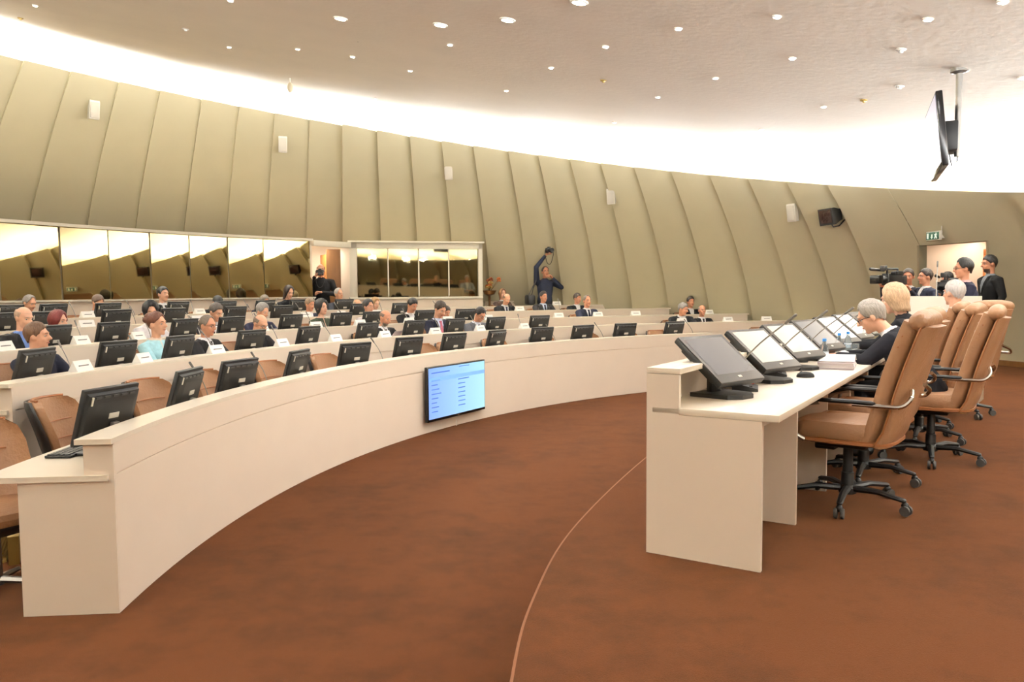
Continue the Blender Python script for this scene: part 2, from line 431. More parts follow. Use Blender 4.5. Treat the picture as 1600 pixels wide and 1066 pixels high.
# lit room beyond the door on the right
def door_room():
    a0, a1 = DOOR_I; am = (a0 + a1) / 2
    t = Vector((-DJ.y, DJ.x, 0)); n_ = Vector((DJ.x, DJ.y, 0))
    o = wpt((skew(pD1, POD) + skew(pD2, POD)) / 2, POD, 0); M = Matrix.Identity(4)
    for q in range(3): M[q][0] = t[q]; M[q][1] = n_[q]; M[q][3] = o[q]
    M[2][3] = POD
    h = DOORZ - POD
    g = MB(); g.box((-0.3, 2.1, 1.35), (3.6, 0.1, 2.7), M)
    struct(g.obj('wall_corridor', CORRW, smooth=False), 'bright cream corridor wall seen through the doorway')
    g = MB(); g.prism([(1.5, 1.35), (1.5, 2.1), (-2.1, 2.1), (-2.1, -0.9)], 2.3, 2.36, M); struct(g.obj('ceiling_corridor', CORRW, smooth=False), 'corridor ceiling')
    g = MB(); g.box((1.5, 1.75, 1.2), (0.06, 0.8, 2.4), M); g.box((-2.1, 0.6, 1.2), (0.06, 3.0, 2.4), M)
    struct(g.obj('wall_corridor_side', CORRW, smooth=False), 'corridor side walls')
    # orange wooden door frame on the corridor wall
    dr = bpy.data.objects.new('door_2', None); COL.objects.link(dr); struct(dr, 'orange wooden door frame with grey leaf in the corridor')
    cx = -1.05
    for x0 in (cx - 0.5, cx + 0.5):
        g = MB(); g.box((x0, 2.02, 1.03), (0.14, 0.08, 2.06), M, bev=0.01); g.obj('jamb', ORANGEW, dr)
    g = MB(); g.box((cx, 2.02, 2.0), (1.14, 0.08, 0.14), M, bev=0.01); g.obj('head', ORANGEW, dr)
    g = MB(); g.box((cx, 2.035, 0.97), (0.86, 0.03, 1.94), M, bev=0.005); g.obj('leaf', mat('grey_door_leaf', (176, 168, 146), 0.5), dr)
    L = bpy.data.lights.new('corridor_lamp', 'AREA'); L.size = 0.9; L.energy = 17; L.color = (1.0, 0.86, 0.72)
    lo = bpy.data.objects.new('corridor_lamp', L); COL.objects.link(lo); lo.location = M @ Vector((-0.2, 1.4, 2.26))
    # jambs of the opening cut through the wall
    g = MB()
    for P_ in (pD1, pD2):
        d3 = Vector((DJ.x, DJ.y, 0)) * 0.45; sd = t * (0.02 if P_ is pD1 else -0.02); rr = []
        for q in range(9):
            z = POD + (DOORZ - POD) * q / 8; b_ = wpt(skew(P_, z), z, 0.03); rr.append([b_, b_ + d3, b_ + d3 + sd, b_ + sd])
        g.loft(rr)
    struct(g.obj('door_1', WALL, smooth=False), 'plain doorway opening cut in the leaning beige wall')
    a1 = skew(pD2, POD) - 0.01; g = MB()
    g.loft([[wpt(a1 - k * 0.03, POD, 0.08), wpt(a1 - k * 0.03, POD, 0.0), wpt(a1 - k * 0.03, POD + 0.09, 0.0), wpt(a1 - k * 0.03, POD + 0.09, 0.08)] for k in range(0, 20)])
    struct(g.obj('baseboard_right', BROWNW, smooth=False), 'low brown baseboard right of the doorway')
door_room()

# ================================================================== CURVED DESKS
DESK_LBL = ['long curved cream desk at the front of the hall, blue screen mounted on its face',
            'curved cream desk of the second row, right behind the empty chairs',
            'curved cream desk of the third row, where the red-haired woman sits',
            'curved cream desk of the fourth row, third behind the front desk',
            'rearmost curved cream desk, nearest the mirror glass']
for k in range(5):
    t = thing('curved_desk', DESK_LBL[k], 'desk', (0, 0, 0), 0, 'curved cream desk rows')
    r0, zt, zf = RK[k], ZT[k], (0.0 if k == 0 else FL[k - 1]); zb = FL[k]
    a0, a1 = R(ROW_A[k][0]), R(ROW_A[k][1]); sg = 84; e = 0.012 / r0
    g = MB(); g.arc([(r0, zf + 0.002), (r0 + 0.025, zf + 0.002), (r0 + 0.025, zt - 0.195), (r0, zt - 0.195)], a0 + e, a1 - e, sg); g.obj('front_panel', LAM, t)
    g = MB(); g.arc([(r0 + 0.010, zt - 0.205), (r0 + 0.025, zt - 0.205), (r0 + 0.025, zt - 0.18), (r0 + 0.010, zt - 0.18)], a0 + e, a1 - e, sg); g.obj('groove', LAM, t)
    g = MB(); g.arc([(r0, zt - 0.187), (r0 + 0.025, zt - 0.187), (r0 + 0.025, zt - 0.028), (r0, zt - 0.028)], a0 + e, a1 - e, sg); g.obj('upper_panel', LAM, t)
    g = MB(); g.arc([(r0 - 0.002, zt - 0.028), (r0 + 0.18, zt - 0.028), (r0 + 0.18, zt), (r0 - 0.002, zt)], a0 - 0.003, a1 + 0.003, sg); g.obj('ledge', LAMTOP, t)
    g = MB(); g.arc([(r0 + 0.027, zt - 0.22), (r0 + 0.66, zt - 0.22), (r0 + 0.66, zt - 0.19), (r0 + 0.027, zt - 0.19)], a0 - 0.002, a1 + 0.002, sg); g.obj('worktop', LAMTOP, t)
    for aa, s_ in ((a0, 1), (a1, -1)):
        g = MB(); th_ = s_ * 0.03 / r0
        prof = [(r0 + 0.001, zf + 0.002), (r0 + 0.48, zb + 0.002), (r0 + 0.48, zt - 0.222), (r0 + 0.15, zt - 0.222), (r0 + 0.15, zt - 0.03), (r0 + 0.001, zt - 0.03)]
        rings = [[arc_pt(r, aa + q * th_, z) for r, z in prof] for q in (0, 1)]
        g.loft(rings); g.obj('end_panel', LAM, t, smooth=False)
    nd = 6
    for q in range(1, nd):
        aa = a0 + (a1 - a0) * q / nd; g = MB()
        rings = [[arc_pt(r, aa + w * 0.025 / r0, z) for r, z in ((r0 + 0.03, zb + 0.003), (r0 + 0.48, zb + 0.003), (r0 + 0.48, zt - 0.222), (r0 + 0.03, zt - 0.222))] for w in (0, 1)]
        g.loft(rings); g.obj('support_panel', LAM, t, smooth=False)

# brass vent at the foot of the second desk, seen below the chair at the left edge
vt = thing('vent_grille', 'small slatted brass floor vent behind the chair at left edge', 'vent', (-3.27, 4.99, 0), R(-62))
g = MB(); g.box((0, 0.05, 0.09), (0.62, 0.06, 0.18), bev=0.006); g.obj('frame', BRASS, vt)
for q in range(6):
    g = MB(); g.box((0, 0.008, 0.025 + q * 0.026), (0.58, 0.024, 0.012), RX(R(18))); g.obj('slat', BRASS, vt)

# ------------------------------------------------------------------ screen on the front desk
p1, p2 = Vector((-1.005, 9.05)), Vector((-0.378, 10.12)); mid = (p1 + p2) / 2; axx = (p2 - p1).normalized()
tw = (p2 - p1).length; tz0, tz1 = 0.142, 0.79
nin = Vector((axx.y, -axx.x)); cin = Vector((C.x - mid.x, C.y - mid.y))
if nin.dot(cin) < 0: nin = -nin
base = mid + nin * 0.035
tv = thing('wall_screen', 'flat screen showing a pale blue table, mounted on the front desk face', 'screen', (base.x, base.y, tz0), math.atan2(axx.y, axx.x))
hh = tz1 - tz0
# local: +x along screen to the right as seen, -y towards the hall
g = MB(); g.box((0, 0.03, hh / 2), (tw, 0.045, hh), bev=0.006); fr = g.obj('frame', BLACKG, tv)
g = MB(); g.box((0, 0.08, hh / 2), (0.3, 0.06, 0.3)); g.obj('bracket', BLACK, tv)
g = MB(); g.box((0, 0.0055, hh / 2 + 0.008), (tw - 0.036, 0.004, hh - 0.05)); scn = g.obj('screen', SCR_BLUE, tv, smooth=False)
sy = 0.0025
def strip(x0, x1, z, h, m, nm):
    g = MB(); g.box(((x0 + x1) / 2, sy, z), (x1 - x0, 0.002, h)); g.obj(nm, m, scn, smooth=False)
W2 = tw / 2 - 0.02
strip(-W2, W2, hh * 0.765, 0.045, BAND, 'header_band')
strip(-W2 + 0.05, -W2 + 0.42, hh * 0.885, 0.014, TXT, 'text_line'); strip(0.02, 0.25, hh * 0.94, 0.009, TXT, 'text_line')
for q in range(8):
    z = hh * (0.745 - 0.081 * q); strip(-W2 + 0.05, -W2 + 0.05 + (0.17, .12, .15, .19, .13, .1, .14, .12)[q], z, 0.011, TXT, 'text_line')
for q in range(7):
    z = hh * (0.70 - 0.083 * q); strip(0.0, 0.24 if q == 0 else 0.15, z, 0.011, TXT, 'text_line')
g = MB(); g.box((0.0, 0.004, 0.015), (0.05, 0.006, 0.008)); g.obj('badge', CHROME, tv)
cbl = MB(); cp = [base - nin * 0.028 + axx * 0.1 + Vector((0, 0))]
cbl.tube([Vector((0.05, 0.052, 0.0)), Vector((0.05, 0.07, -0.06)), Vector((0.05, 0.07, -0.135))], 0.006, 6); cbl.obj('cable', WHITE, tv)

# ================================================================== MIRROR BOOTHS
mb = thing('mirror_booth', 'long booth of bronze mirror glass behind the rear row at left', 'booth', (0, 0, 0))
RM = 16.9; ZS, ZH = 1.555, 2.77
am1 = ang(on_circ(490, 466, RM)); A_ED = []
for px in (97, 172, 237, 298, 358, 413): A_ED.append(ang(on_circ(px, 420, RM)))
st = A_ED[0] - A_ED[1]
EDGES = [A_ED[0] + 0.058 * q for q in (4, 3, 2, 1)] + A_ED + [am1]
for i in range(len(EDGES) - 1):
    q0, q1 = arc_pt(RM, EDGES[i] - 0.0006), arc_pt(RM + 0.0, EDGES[i + 1] + 0.0006)
    tilt = (0.02, -0.012, 0.006, 0.024, -0.006, 0.014, 0.0, 0.018, -0.01, 0.008)[i % 10]
    dirv = (q1 - q0); nn = Vector((-dirv.y, dirv.x, 0)).normalized()
    if nn.dot(Vector((q0.x - C.x, q0.y - C.y, 0))) < 0: nn = -nn
    q1b = q1 + nn * dirv.length * tilt
    g = MB(); g.loft([[q0 + Vector((0, 0, ZS)), q0 + nn * 0.012 + Vector((0, 0, ZS)), q0 + nn * 0.046 + Vector((0, 0, ZH)), q0 + nn * 0.034 + Vector((0, 0, ZH))],
                      [q1b + Vector((0, 0, ZS)), q1b + nn * 0.012 + Vector((0, 0, ZS)), q1b + nn * 0.046 + Vector((0, 0, ZH)), q1b + nn * 0.034 + Vector((0, 0, ZH))]])
    g.obj('mirror_pane', MIRROR, mb, smooth=False)
aL = EDGES[0]
g = MB(); g.arc([(RM - 0.05, FL[4]), (RM + 0.12, FL[4]), (RM + 0.12, ZS), (RM - 0.05, ZS)], am1, aL, 40); g.obj('sill_wall', LAM, mb)
g = MB(); g.arc([(RM - 0.10, ZS), (RM + 0.02, ZS), (RM + 0.02, ZS + 0.03), (RM - 0.10, ZS + 0.03)], am1, aL, 40); g.obj('sill', WHITE, mb)
g = MB(); g.arc([(RM - 0.04, ZH), (RM + 0.16, ZH), (RM + 0.16, ZH + 0.05), (RM - 0.04, ZH + 0.05)], am1, aL, 40); g.obj('top_trim', WHITE, mb)
g = MB(); g.arc([(RM + 0.16, ZH + 0.01), (RM + 1.4, ZH + 0.01), (RM + 1.4, ZH + 0.04), (RM + 0.16, ZH + 0.04)], am1, aL, 40); g.obj('roof', LAM, mb)
g = MB(); g.arc([(RM + 0.02, FL[4]), (RM + 1.3, FL[4]), (RM + 1.3, ZH), (RM + 0.02, ZH)], am1 + 0.0005, am1 + 0.003, 1); g.obj('end_wall', LAM, mb)

B0 = at_depth(546, 420, 17.9); B1 = at_depth(754, 420, 18.7)
bx = (B1 - B0); bx.z = 0; bl = bx.length; brz = math.atan2(bx.y, bx.x)
bo = thing('interpreter_booth', 'white framed booth with four dark mirrored windows behind the rows', 'booth', (B0.x, B0.y, FL[4]), brz)
zS, zT = 1.53 - FL[4], 2.80 - FL[4]
g = MB(); g.box((bl / 2, 0.45, (zS - 0.02) / 2), (bl, 0.9, zS - 0.02)); g.obj('base_wall', LAM, bo, smooth=False)
g = MB(); g.box((bl / 2, 0.05, zS), (bl, 0.16, 0.05), bev=0.006); g.obj('sill', WHITE, bo)
g = MB(); g.box((bl / 2, 0.05, zT - 0.06), (bl, 0.12, 0.14), bev=0.006); g.obj('head_rail', WHITE, bo)
g = MB(); g.box((bl / 2, 0.02, zT + 0.025), (bl + 0.06, 0.22, 0.04), bev=0.006); g.obj('cornice', WHITE, bo)
g = MB(); g.box((0.085, 0.05, (zS + zT) / 2), (0.17, 0.12, zT - zS), bev=0.006); g.obj('post', WHITE, bo)
g = MB(); g.box((bl - 0.05, 0.05, (zS + zT) / 2), (0.10, 0.12, zT - zS), bev=0.006); g.obj('post', WHITE, bo)
g = MB(); g.box((bl / 2, 0.85, zT / 2), (bl, 0.05, zT)); g.obj('back_wall', LAM, bo, smooth=False)
g = MB(); g.box((0.02, 0.48, zT / 2), (0.04, 0.8, zT)); g.obj('side_wall', LAM, bo, smooth=False)
g = MB(); g.box((bl - 0.02, 0.48, zT / 2), (0.04, 0.8, zT)); g.obj('side_wall', LAM, bo, smooth=False)
g = MB(); g.box((bl / 2, 0.45, zT + 0.02), (bl, 0.8, 0.03)); g.obj('roof', LAM, bo, smooth=False)
x0, x1 = 0.17, bl - 0.10; wp = (x1 - x0) / 4
for q in range(4):
    if q: g = MB(); g.box((x0 + wp * q, 0.05, (zS + zT) / 2), (0.025, 0.06, zT - zS - 0.1)); g.obj('mullion', WHITE, bo, smooth=False)
    tl = (0.0, 0.012, -0.008, 0.01)[q]
    g = MB(); g.box((0, 0, 0), (wp - 0.025, 0.012, zT - zS - 0.14), T(x0 + wp * (q + 0.5), 0.06, (zS + zT) / 2 - 0.05) @ RZ(tl) @ RX(R(1.4))); g.obj('mirror_pane', mat('dark_mirror_glass', (120, 112, 86), 0.03, metal=1.0, var=0.0), bo, smooth=False)

# passage between the two booths
pg = bpy.data.objects.new('door_3', None); COL.objects.link(pg); struct(pg, 'narrow lit passage with wooden door leaves between the booths')
q0 = at_depth(488, 420, 16.5); q1 = at_depth(546, 420, 17.5)
def slab(nm, m, pa, pb, ya, yb, z0, z1, th=0.04):
    a_ = at_depth(pa, 420, ya); b_ = at_depth(pb, 420, yb); d = (b_ - a_); d.z = 0; L_ = d.length
    g = MB(); g.box((L_ / 2, 0, (z0 + z1) / 2), (L_, th, z1 - z0), T(a_.x, a_.y, 0) @ RZ(math.atan2(d.y, d.x)), bev=0.004)
    return g.obj(nm, m, pg)
slab('header', WHITE, 489, 547, 16.95, 17.85, 2.68, 2.80, 0.1)
slab('back_panel', CORRW, 484, 542, 18.7, 18.8, FL[4], 2.78)
slab('door_leaf', ORANGEW, 502, 511, 18.5, 18.15, FL[4], 2.55)
slab('door_leaf', BROWNW, 510, 534, 17.98, 18.08, FL[4], 2.66)
slab('jamb', LAM, 533, 547, 18.02, 17.93, FL[4], 2.72)
pl_ = bpy.data.lights.new('passage_lamp', 'AREA'); pl_.size = 0.3; pl_.energy = 12; pl_.color = (1, .9, .78)
po = bpy.data.objects.new('passage_lamp', pl_); COL.objects.link(po); po.location = at_depth(496, 420, 17.9); po.location.z = 2.7

# low cream counter behind the rear row, right of the booth
cn = thing('back_counter', 'low cream counter along the beige wall, right of the booth', 'counter', (0, 0, 0))
A_c0, A_c1 = ang(on_circ(757, 469, 16.7)), ang(on_circ(806, 469, 16.7))
g = MB(); g.arc([(16.68, FL[4]), (16.72, FL[4]), (16.72, 1.40), (16.68, 1.40)], A_c1, A_c0, 12); g.obj('front', LAM, cn)
g = MB(); g.arc([(16.66, 1.40), (16.86, 1.40), (16.86, 1.43), (16.66, 1.43)], A_c1, A_c0, 12); g.obj('top', LAMTOP, cn)

# ================================================================== CEILING FITTINGS
def make_downlight(big):
    g = MB(); r = 0.055 if big else 0.026
    g.lathe([(r * 1.35, 0.0), (r * 1.35, -0.012), (r * 1.0, -0.018), (r * 1.0, 0.0)], 18); ring = g.mesh('ring', WHITE)
    g = MB(); g.lathe([(r * 0.98, -0.004), (r * 0.98, -0.014), (r * 0.5, -0.019), (0.002, -0.02)], 18)
    lens = g.mesh('lens', mat('downlight_lens_big' if big else 'downlight_lens', (255, 250, 240), 0.4, emit=60 if big else 90, ecol=(255, 246, 230)))
    return ring, lens
DL = {b: make_downlight(b) for b in (0, 1)}
SMALL = [(55, 8), (358, 73), (465, 76), (551, 88), (641, 110), (703, 69), (587, 154), (739, 186), (812, 190), (791, 141), (861, 105), (946, 72), (1060, 44),
         (1028, 151), (960, 191), (1190, 202), (1118, 121), (1214, 25), (1238, 90), (1287, 166), (1450, 29), (1567, 1), (1597, 121), (360, 0)]
BIG = [(532, 28), (688, 38), (793, 30), (905, 2)]
def downlight(p, big, label, energy):
    e = 0.02; nx = (ceil_z(p.x + e, p.y) - ceil_z(p.x - e, p.y)) / (2 * e); ny = (ceil_z(p.x, p.y + e) - ceil_z(p.x, p.y - e)) / (2 * e)
    q = Vector((-nx, -ny, 1)).to_track_quat('Z', 'Y').to_euler()
    t = thing('downlight', label, 'downlight', (p.x, p.y, p.z + 0.004), 0, 'recessed ceiling downlights'); t.rotation_euler = q
    link('ring', DL[big][0], t); link('lens', DL[big][1], t)
    L = bpy.data.lights.new('downlight_lamp', 'SPOT'); L.energy = energy; L.spot_size = R(150); L.spot_blend = 0.7; L.shadow_soft_size = 0.07
    L.color = (1.0, 0.97, 0.93)
    o = bpy.data.objects.new('downlight_lamp', L); COL.objects.link(o); o.location = (p.x, p.y, p.z - 0.04)
for k, (x, y) in enumerate(sorted(SMALL)):
    downlight(ceil_hit(x, y), 0, '%s small round ceiling downlight counting from the left' % ordn(k + 1), SPOT_W)
for k, (x, y) in enumerate(BIG):
    downlight(ceil_hit(x, y), 1, '%s large round ceiling downlight from the left, near the top' % ordn(k + 1), SPOT_W * 1.6)
EXTRA = [(-6, 6), (-4, 4), (-1.5, 3.0), (4, 4.4), (5, 5.6), (2.4, 4.9), (-2.2, 4.8), (-4.4, 6.2), (0.4, 4.4), (-7, 9)]  # downlights added out of view to light the near floor
def in_frame(x, y):
    v = Vector((x, y, ceil_z(x, y) - ZC)); d = v.dot(_fw)
    return d > 0 and abs(v.dot(_rt) / d) * F_PX < 830 and 533 - v.dot(_up) / d * F_PX > -25
EXTRA = [e_ for e_ in EXTRA if not in_frame(*e_)]
for k, (x, y) in enumerate(EXTRA):
    downlight(Vector((x, y, ceil_z(x, y))), 0, '%s unseen downlight added overhead for light near the camera' % ordn(k + 1), SPOT_W)
for k, (x, y, lb) in enumerate([(32, 28, 'small brass smoke detector on the ceiling, far upper left'), (290, 45, 'small grey sensor on the bright ceiling, upper left'),
                     (943, 125, 'small brass sprinkler on the ceiling above the middle of the hall'), (1350, 156, 'round brass smoke detector on the ceiling near the hanging screen'),
                     (1408, 76, 'small grey ceiling sensor high above the hanging screen'), (1406, 134, 'small grey ceiling sensor left of the hanging screen')]):
    p = ceil_hit(x, y); t = thing('ceiling_detector', lb, 'detector', p)
    g = MB(); g.lathe([(0.04, 0.01), (0.04, -0.008), (0.03, -0.014), (0.002, -0.014)], 14); g.obj('plate', BRASS if 'brass' in lb else LGREY, t)
    g = MB(); g.lathe([(0.018, -0.012), (0.015, -0.03), (0.002, -0.033)], 12); g.obj('head', LGREY if 'grey' in lb else BRASS, t)
p = ceil_hit(453, 122); t = thing('ceiling_disc', 'small beige oval disc hanging below the lit cove, upper left', 'sensor', p)
g = MB(); g.ell((0, 0, -0.16), (0.05, 0.03, 0.09)); g.obj('disc', mat('beige_plastic', (206, 192, 160), 0.5), t)
g = MB(); g.tube([(0, 0, 0.01), (0, 0, -0.09)], 0.008, 6); g.obj('stem', WHITE, t)

# hanging screen, upper right
dn, df = 6.3, 7.25
an, af = at_depth(1474, 140, dn), at_depth(1456, 177, df); bn, bf = at_depth(1475, 259, dn), at_depth(1457, 274, df)
zt_ = an.z; zb_ = bn.z; ctr = Vector(((an.x + af.x) / 2, (an.y + af.y) / 2, (zt_ + zb_) / 2))
dv = Vector((af.x - an.x, af.y - an.y, 0)); wv = dv.length
hs = thing('hanging_screen', 'flat screen hung on a steel pole from the ceiling at right', 'screen', ctr, math.atan2(dv.y, dv.x))
HM = RX(R(-6)); hh = zt_ - zb_
g = MB(); g.box((0, 0, 0), (wv, 0.05, hh), HM, bev=0.008); g.obj('frame', BLACKG, hs)
g = MB(); g.box((0, 0.027, 0.005), (wv - 0.05, 0.004, hh - 0.06), HM); g.obj('screen', SCR_TV, hs, smooth=False)
pt_ = ceil_hit(1487, 126)
cz = ceil_z(ctr.x + 0.25, ctr.y - 0.1) - ctr.z
g = MB(); g.tube([(0, -0.16, cz + 0.02), (0, -0.16, -0.16)], 0.026, 12); g.obj('pole', STEEL, hs)
g = MB(); g.lathe([(0.07, cz + 0.03), (0.07, cz - 0.005), (0.03, cz - 0.02)], 14, T(0, -0.16, 0)); g.obj('ceiling_plate', STEEL, hs)
g = MB(); g.box((0, -0.09, 0), (0.3, 0.12, 0.24), bev=0.01); g.obj('mount', BLACK, hs)
g = MB(); g.tube([(0.05, -0.1, -0.1), (0.1, -0.13, -0.22), (0.02, -0.16, -0.2), (0, -0.18, 0.0)], 0.006, 6); g.obj('cable', BLACK, hs)

# ================================================================== WALL FITTINGS
def wall_frame(px, py, off):
    p, th = wall_hit(px, py)
    e = 0.05; tz = (wpt(th, p.z + e) - wpt(th, p.z - e)).normalized(); tx = Vector((math.sin(th), -math.cos(th), 0))   # to the right as seen
    ty = tz.cross(tx).normalized()
    M = Matrix.Identity(4)
    inw = Vector((-math.cos(th), -math.sin(th), 0))
    p = p + inw * off
    for q in range(3): M[q][0] = tx[q]; M[q][1] = (-inw)[q]; M[q][2] = (0, 0, 1)[q]; M[q][3] = p[q]
    return M
for k, (x, y) in enumerate([(140, 175), (440, 229), (703, 272), (960, 309), (1247, 334)]):
    M = wall_frame(x, y, 0.24)
    t = thing('wall_speaker', 'grey box loudspeaker on the beige wall, %s from the left' % ordn(k + 1), 'speaker'); t.matrix_world = M
    t['group'] = 'loudspeakers on the curved wall'
    g = MB(); g.loft([[(-0.09 * w, y_, z), (0.09 * w, y_, z), (0.075 * w, y_ + 0.13, z), (-0.075 * w, y_ + 0.13, z)] for z, w, y_ in ((-0.17, 0.95, 0.01), (-0.15, 1, 0), (0.15, 1, 0.0), (0.17, 0.95, 0.01))], RX(R(10)))
    g.obj('cabinet', LGREY, t)
    g = MB(); g.box((0, -0.006, 0), (0.15, 0.012, 0.28), RX(R(10)), bev=0.004); g.obj('grille', SPKR, t)
    g = MB(); g.tube([(0, 0.13, 0.06), (0.0, 0.3, 0.08)], 0.015, 8); g.box((0, 0.3, 0.08), (0.08, 0.04, 0.1)); g.obj('bracket', LGREY, t)
M = wall_frame(1310, 341, 0.38)
t = thing('wall_monitor', 'small dark box monitor on a wall bracket near the right loudspeaker', 'monitor'); t.matrix_world = M @ RZ(R(-14)) @ RX(R(12))
g = MB(); g.loft([[(-w, y_, -h), (w, y_, -h), (w, y_, h), (-w, y_, h)] for w, h, y_ in ((0.18, 0.15, 0), (0.18, 0.15, 0.06), (0.13, 0.11, 0.2), (0.12, 0.1, 0.26))]); g.obj('case', BLACK, t)
g = MB(); g.box((0, -0.004, 0.01), (0.30, 0.008, 0.235), bev=0.003); g.obj('screen', SCR_OFF, t)
g = MB(); g.tube([(0.03, 0.08, -0.14), (0.05, 0.1, -0.2), (0.08, 0.2, -0.2), (0.05, 0.4, -0.1)], 0.014, 8); g.obj('bracket', BLACK, t)
def exit_sign(px, py, w, h, label, kind, off, yaw):
    M = wall_frame(px, py, off)
    t = thing('exit_sign', label, 'exit sign'); t.matrix_world = M @ RZ(yaw)
    g = MB(); g.box((0, 0.03, 0), (w + 0.03, 0.05, h + 0.03), bev=0.004); g.obj('case', LGREY, t)
    g = MB(); g.box((0, 0.0, 0), (w, 0.012, h), bev=0.002); f_ = g.obj('face', GREEN, t)
    def pc(x, z, a, b): g = MB(); g.box((x * w, -0.008, z * h), (a * w, 0.006, b * h)); return g
    if kind == 'arrow':
        pc(-0.36, 0, 0.12, 0.7).obj('door_symbol', SIGNW, f_); pc(0.0, 0.0, 0.34, 0.14).obj('arrow_shaft', SIGNW, f_)
        g = MB(); g.prism([(-0.17 * w, 0.0), (-0.08 * w, 0.2 * h), (-0.08 * w, -0.2 * h)], 0, 0.006, T(0, -0.008, 0) @ RX(R(90))); g.obj('arrow_head', SIGNW, f_)
        pc(0.32, 0, 0.1, 0.75).obj('door_symbol', SIGNW, f_)
    else:
        pc(-0.36, 0, 0.13, 0.75).obj('door_symbol', SIGNW, f_)
        pc(-0.02, -0.05, 0.1, 0.5).obj('arrow_shaft', SIGNW, f_)
        g = MB(); g.prism([(-0.02 * w, -0.42 * h), (-0.12 * w, -0.15 * h), (0.08 * w, -0.15 * h)], 0, 0.006, T(0, -0.008, 0) @ RX(R(90))); g.obj('arrow_head', SIGNW, f_)
        g = MB(); g.ell((0.3 * w, -0.006, 0.3 * h), (0.045 * w, 0.004, 0.1 * h)); g.tube([(0.29 * w, -0.008, 0.2 * h), (0.27 * w, -0.008, -0.08 * h), (0.2 * w, -0.008, -0.38 * h)], 0.012, 6)
        g.tube([(0.27 * w, -0.008, -0.08 * h), (0.35 * w, -0.008, -0.2 * h), (0.37 * w, -0.008, -0.4 * h)], 0.011, 6); g.tube([(0.2 * w, -0.008, 0.12 * h), (0.38 * w, -0.008, 0.08 * h)], 0.01, 6)
        g.obj('running_figure', SIGNW, f_)
    g = MB(); g.tube([(w / 2 + 0.0, 0.05, h / 2 + 0.3), (w / 2 + 0.0, 0.05, h / 2)], 0.006, 6); g.obj('cable', LGREY, t)
    g = MB(); g.box((0, 0.06 + off * 0.6, 0), (0.1, off * 1.3, 0.08)); g.obj('bracket', LGREY, t)
exit_sign(995, 386, 0.30, 0.115, 'small green exit sign with arrow on the curved beige wall', 'arrow', 0.1, 0.0)
exit_sign(1468, 369, 0.29, 0.12, 'green exit sign with running figure above the right doorway', 'run', 0.16, R(-12))
M = wall_frame(1177, 446, 0.06)
t = thing('wall_switch', 'small cream switch plate on the beige wall above the rows', 'switch'); t.matrix_world = M
g = MB(); g.box((0, 0, 0), (0.09, 0.02, 0.16), bev=0.004); g.obj('plate', WHITE, t)
for z in (-0.035, 0.035): g = MB(); g.box((0, -0.014, z), (0.05, 0.01, 0.05), bev=0.003); g.obj('rocker', LGREY, t)

# ================================================================== HEMICYCLE CHAIRS
def make_shell_chair():
    t = thing('shell_chair', 'x', 'chair', (0, 0, 0), 0, 'tan leather shell chairs')      # faces +Y
    def ring(y, z, w, d, lean):      # one cross section of the back
        return y, z, w, d, lean
    secs = [(-0.20, 0.44, 0.20, 0.10), (-0.25, 0.55, 0.245, 0.13), (-0.285, 0.68, 0.262, 0.14), (-0.325, 0.80, 0.258, 0.13), (-0.355, 0.88, 0.235, 0.115), (-0.365, 0.915, 0.19, 0.09)]
    def shell(off, th, grow=0.0):
        rings = []
        for y, z, w, d in secs:
            w2 = w + grow; arc_ = []
            for q in range(13):
                a = -1 + q / 6.0; arc_.append((w2 * math.sin(a * 1.15) / math.sin(1.15), y + off + d * (abs(a) ** 2.2) * 1.05, z))
            back = [(x * (1.0), yy - th, zz) for x, yy, zz in reversed(arc_)]
            rings.append(arc_ + back)
        return rings
    g = MB(); g.loft(shell(0.0, 0.055)); g.obj('back_cushion', LEATHER, t)
    g = MB(); g.loft(shell(-0.058, 0.02, 0.014)); g.obj('back_shell', BLACK, t)
    # tufted creases and the brown piping
    g = MB(); top = shell(0, 0.055)[-1][:13]; g.tube([Vector(p) + Vector((0, -0.03, 0.006)) for p in top], 0.011, 6); g.obj('piping', PIPING, t)
    g = MB()
    for z, y in ((0.755, -0.30), (0.63, -0.262)):
        g.tube([(x, y + 0.011 + 0.125 * (abs(x) / 0.26) ** 2.2, z) for x in (-0.17, -0.1, -0.03, 0.03, 0.1, 0.17)], 0.006, 6)
    g.obj('crease', PIPING, t)
    g = MB()
    g.loft([[(0.25 * s_ * math.copysign(abs(math.cos(a)) ** 0.5, math.cos(a)), 0.02 + 0.25 * s_ * math.copysign(abs(math.sin(a)) ** 0.5, math.sin(a)), z) for a in (2 * math.pi * q / 24 for q in range(24))]
            for s_, z in ((0.86, 0.385), (0.97, 0.41), (1.0, 0.44), (0.95, 0.47), (0.8, 0.485))]); g.obj('seat', LEATHER, t)
    g = MB()
    g.loft([[(0.25 * s_ * math.copysign(abs(math.cos(a)) ** 0.6, math.cos(a)), 0.0 + 0.25 * s_ * math.copysign(abs(math.sin(a)) ** 0.6, math.sin(a)), z) for a in (2 * math.pi * q / 20 for q in range(20))]
            for s_, z in ((0.25, 0.30), (0.7, 0.335), (1.0, 0.385), (1.02, 0.41))]); g.obj('seat_shell', BLACK, t)
    g = MB(); g.lathe([(0.035, 0.02), (0.03, 0.06), (0.028, 0.31)], 12); g.obj('column', STEEL, t)
    for q in range(4):
        g = MB(); g.tube([(0.02, 0, 0.05), (0.26, 0, 0.022)], [0.022, 0.014], 6, RZ(math.pi / 4 + q * math.pi / 2)); g.obj('leg', STEEL, t)
    return t
shell0 = make_shell_chair(); shell_used = [False]
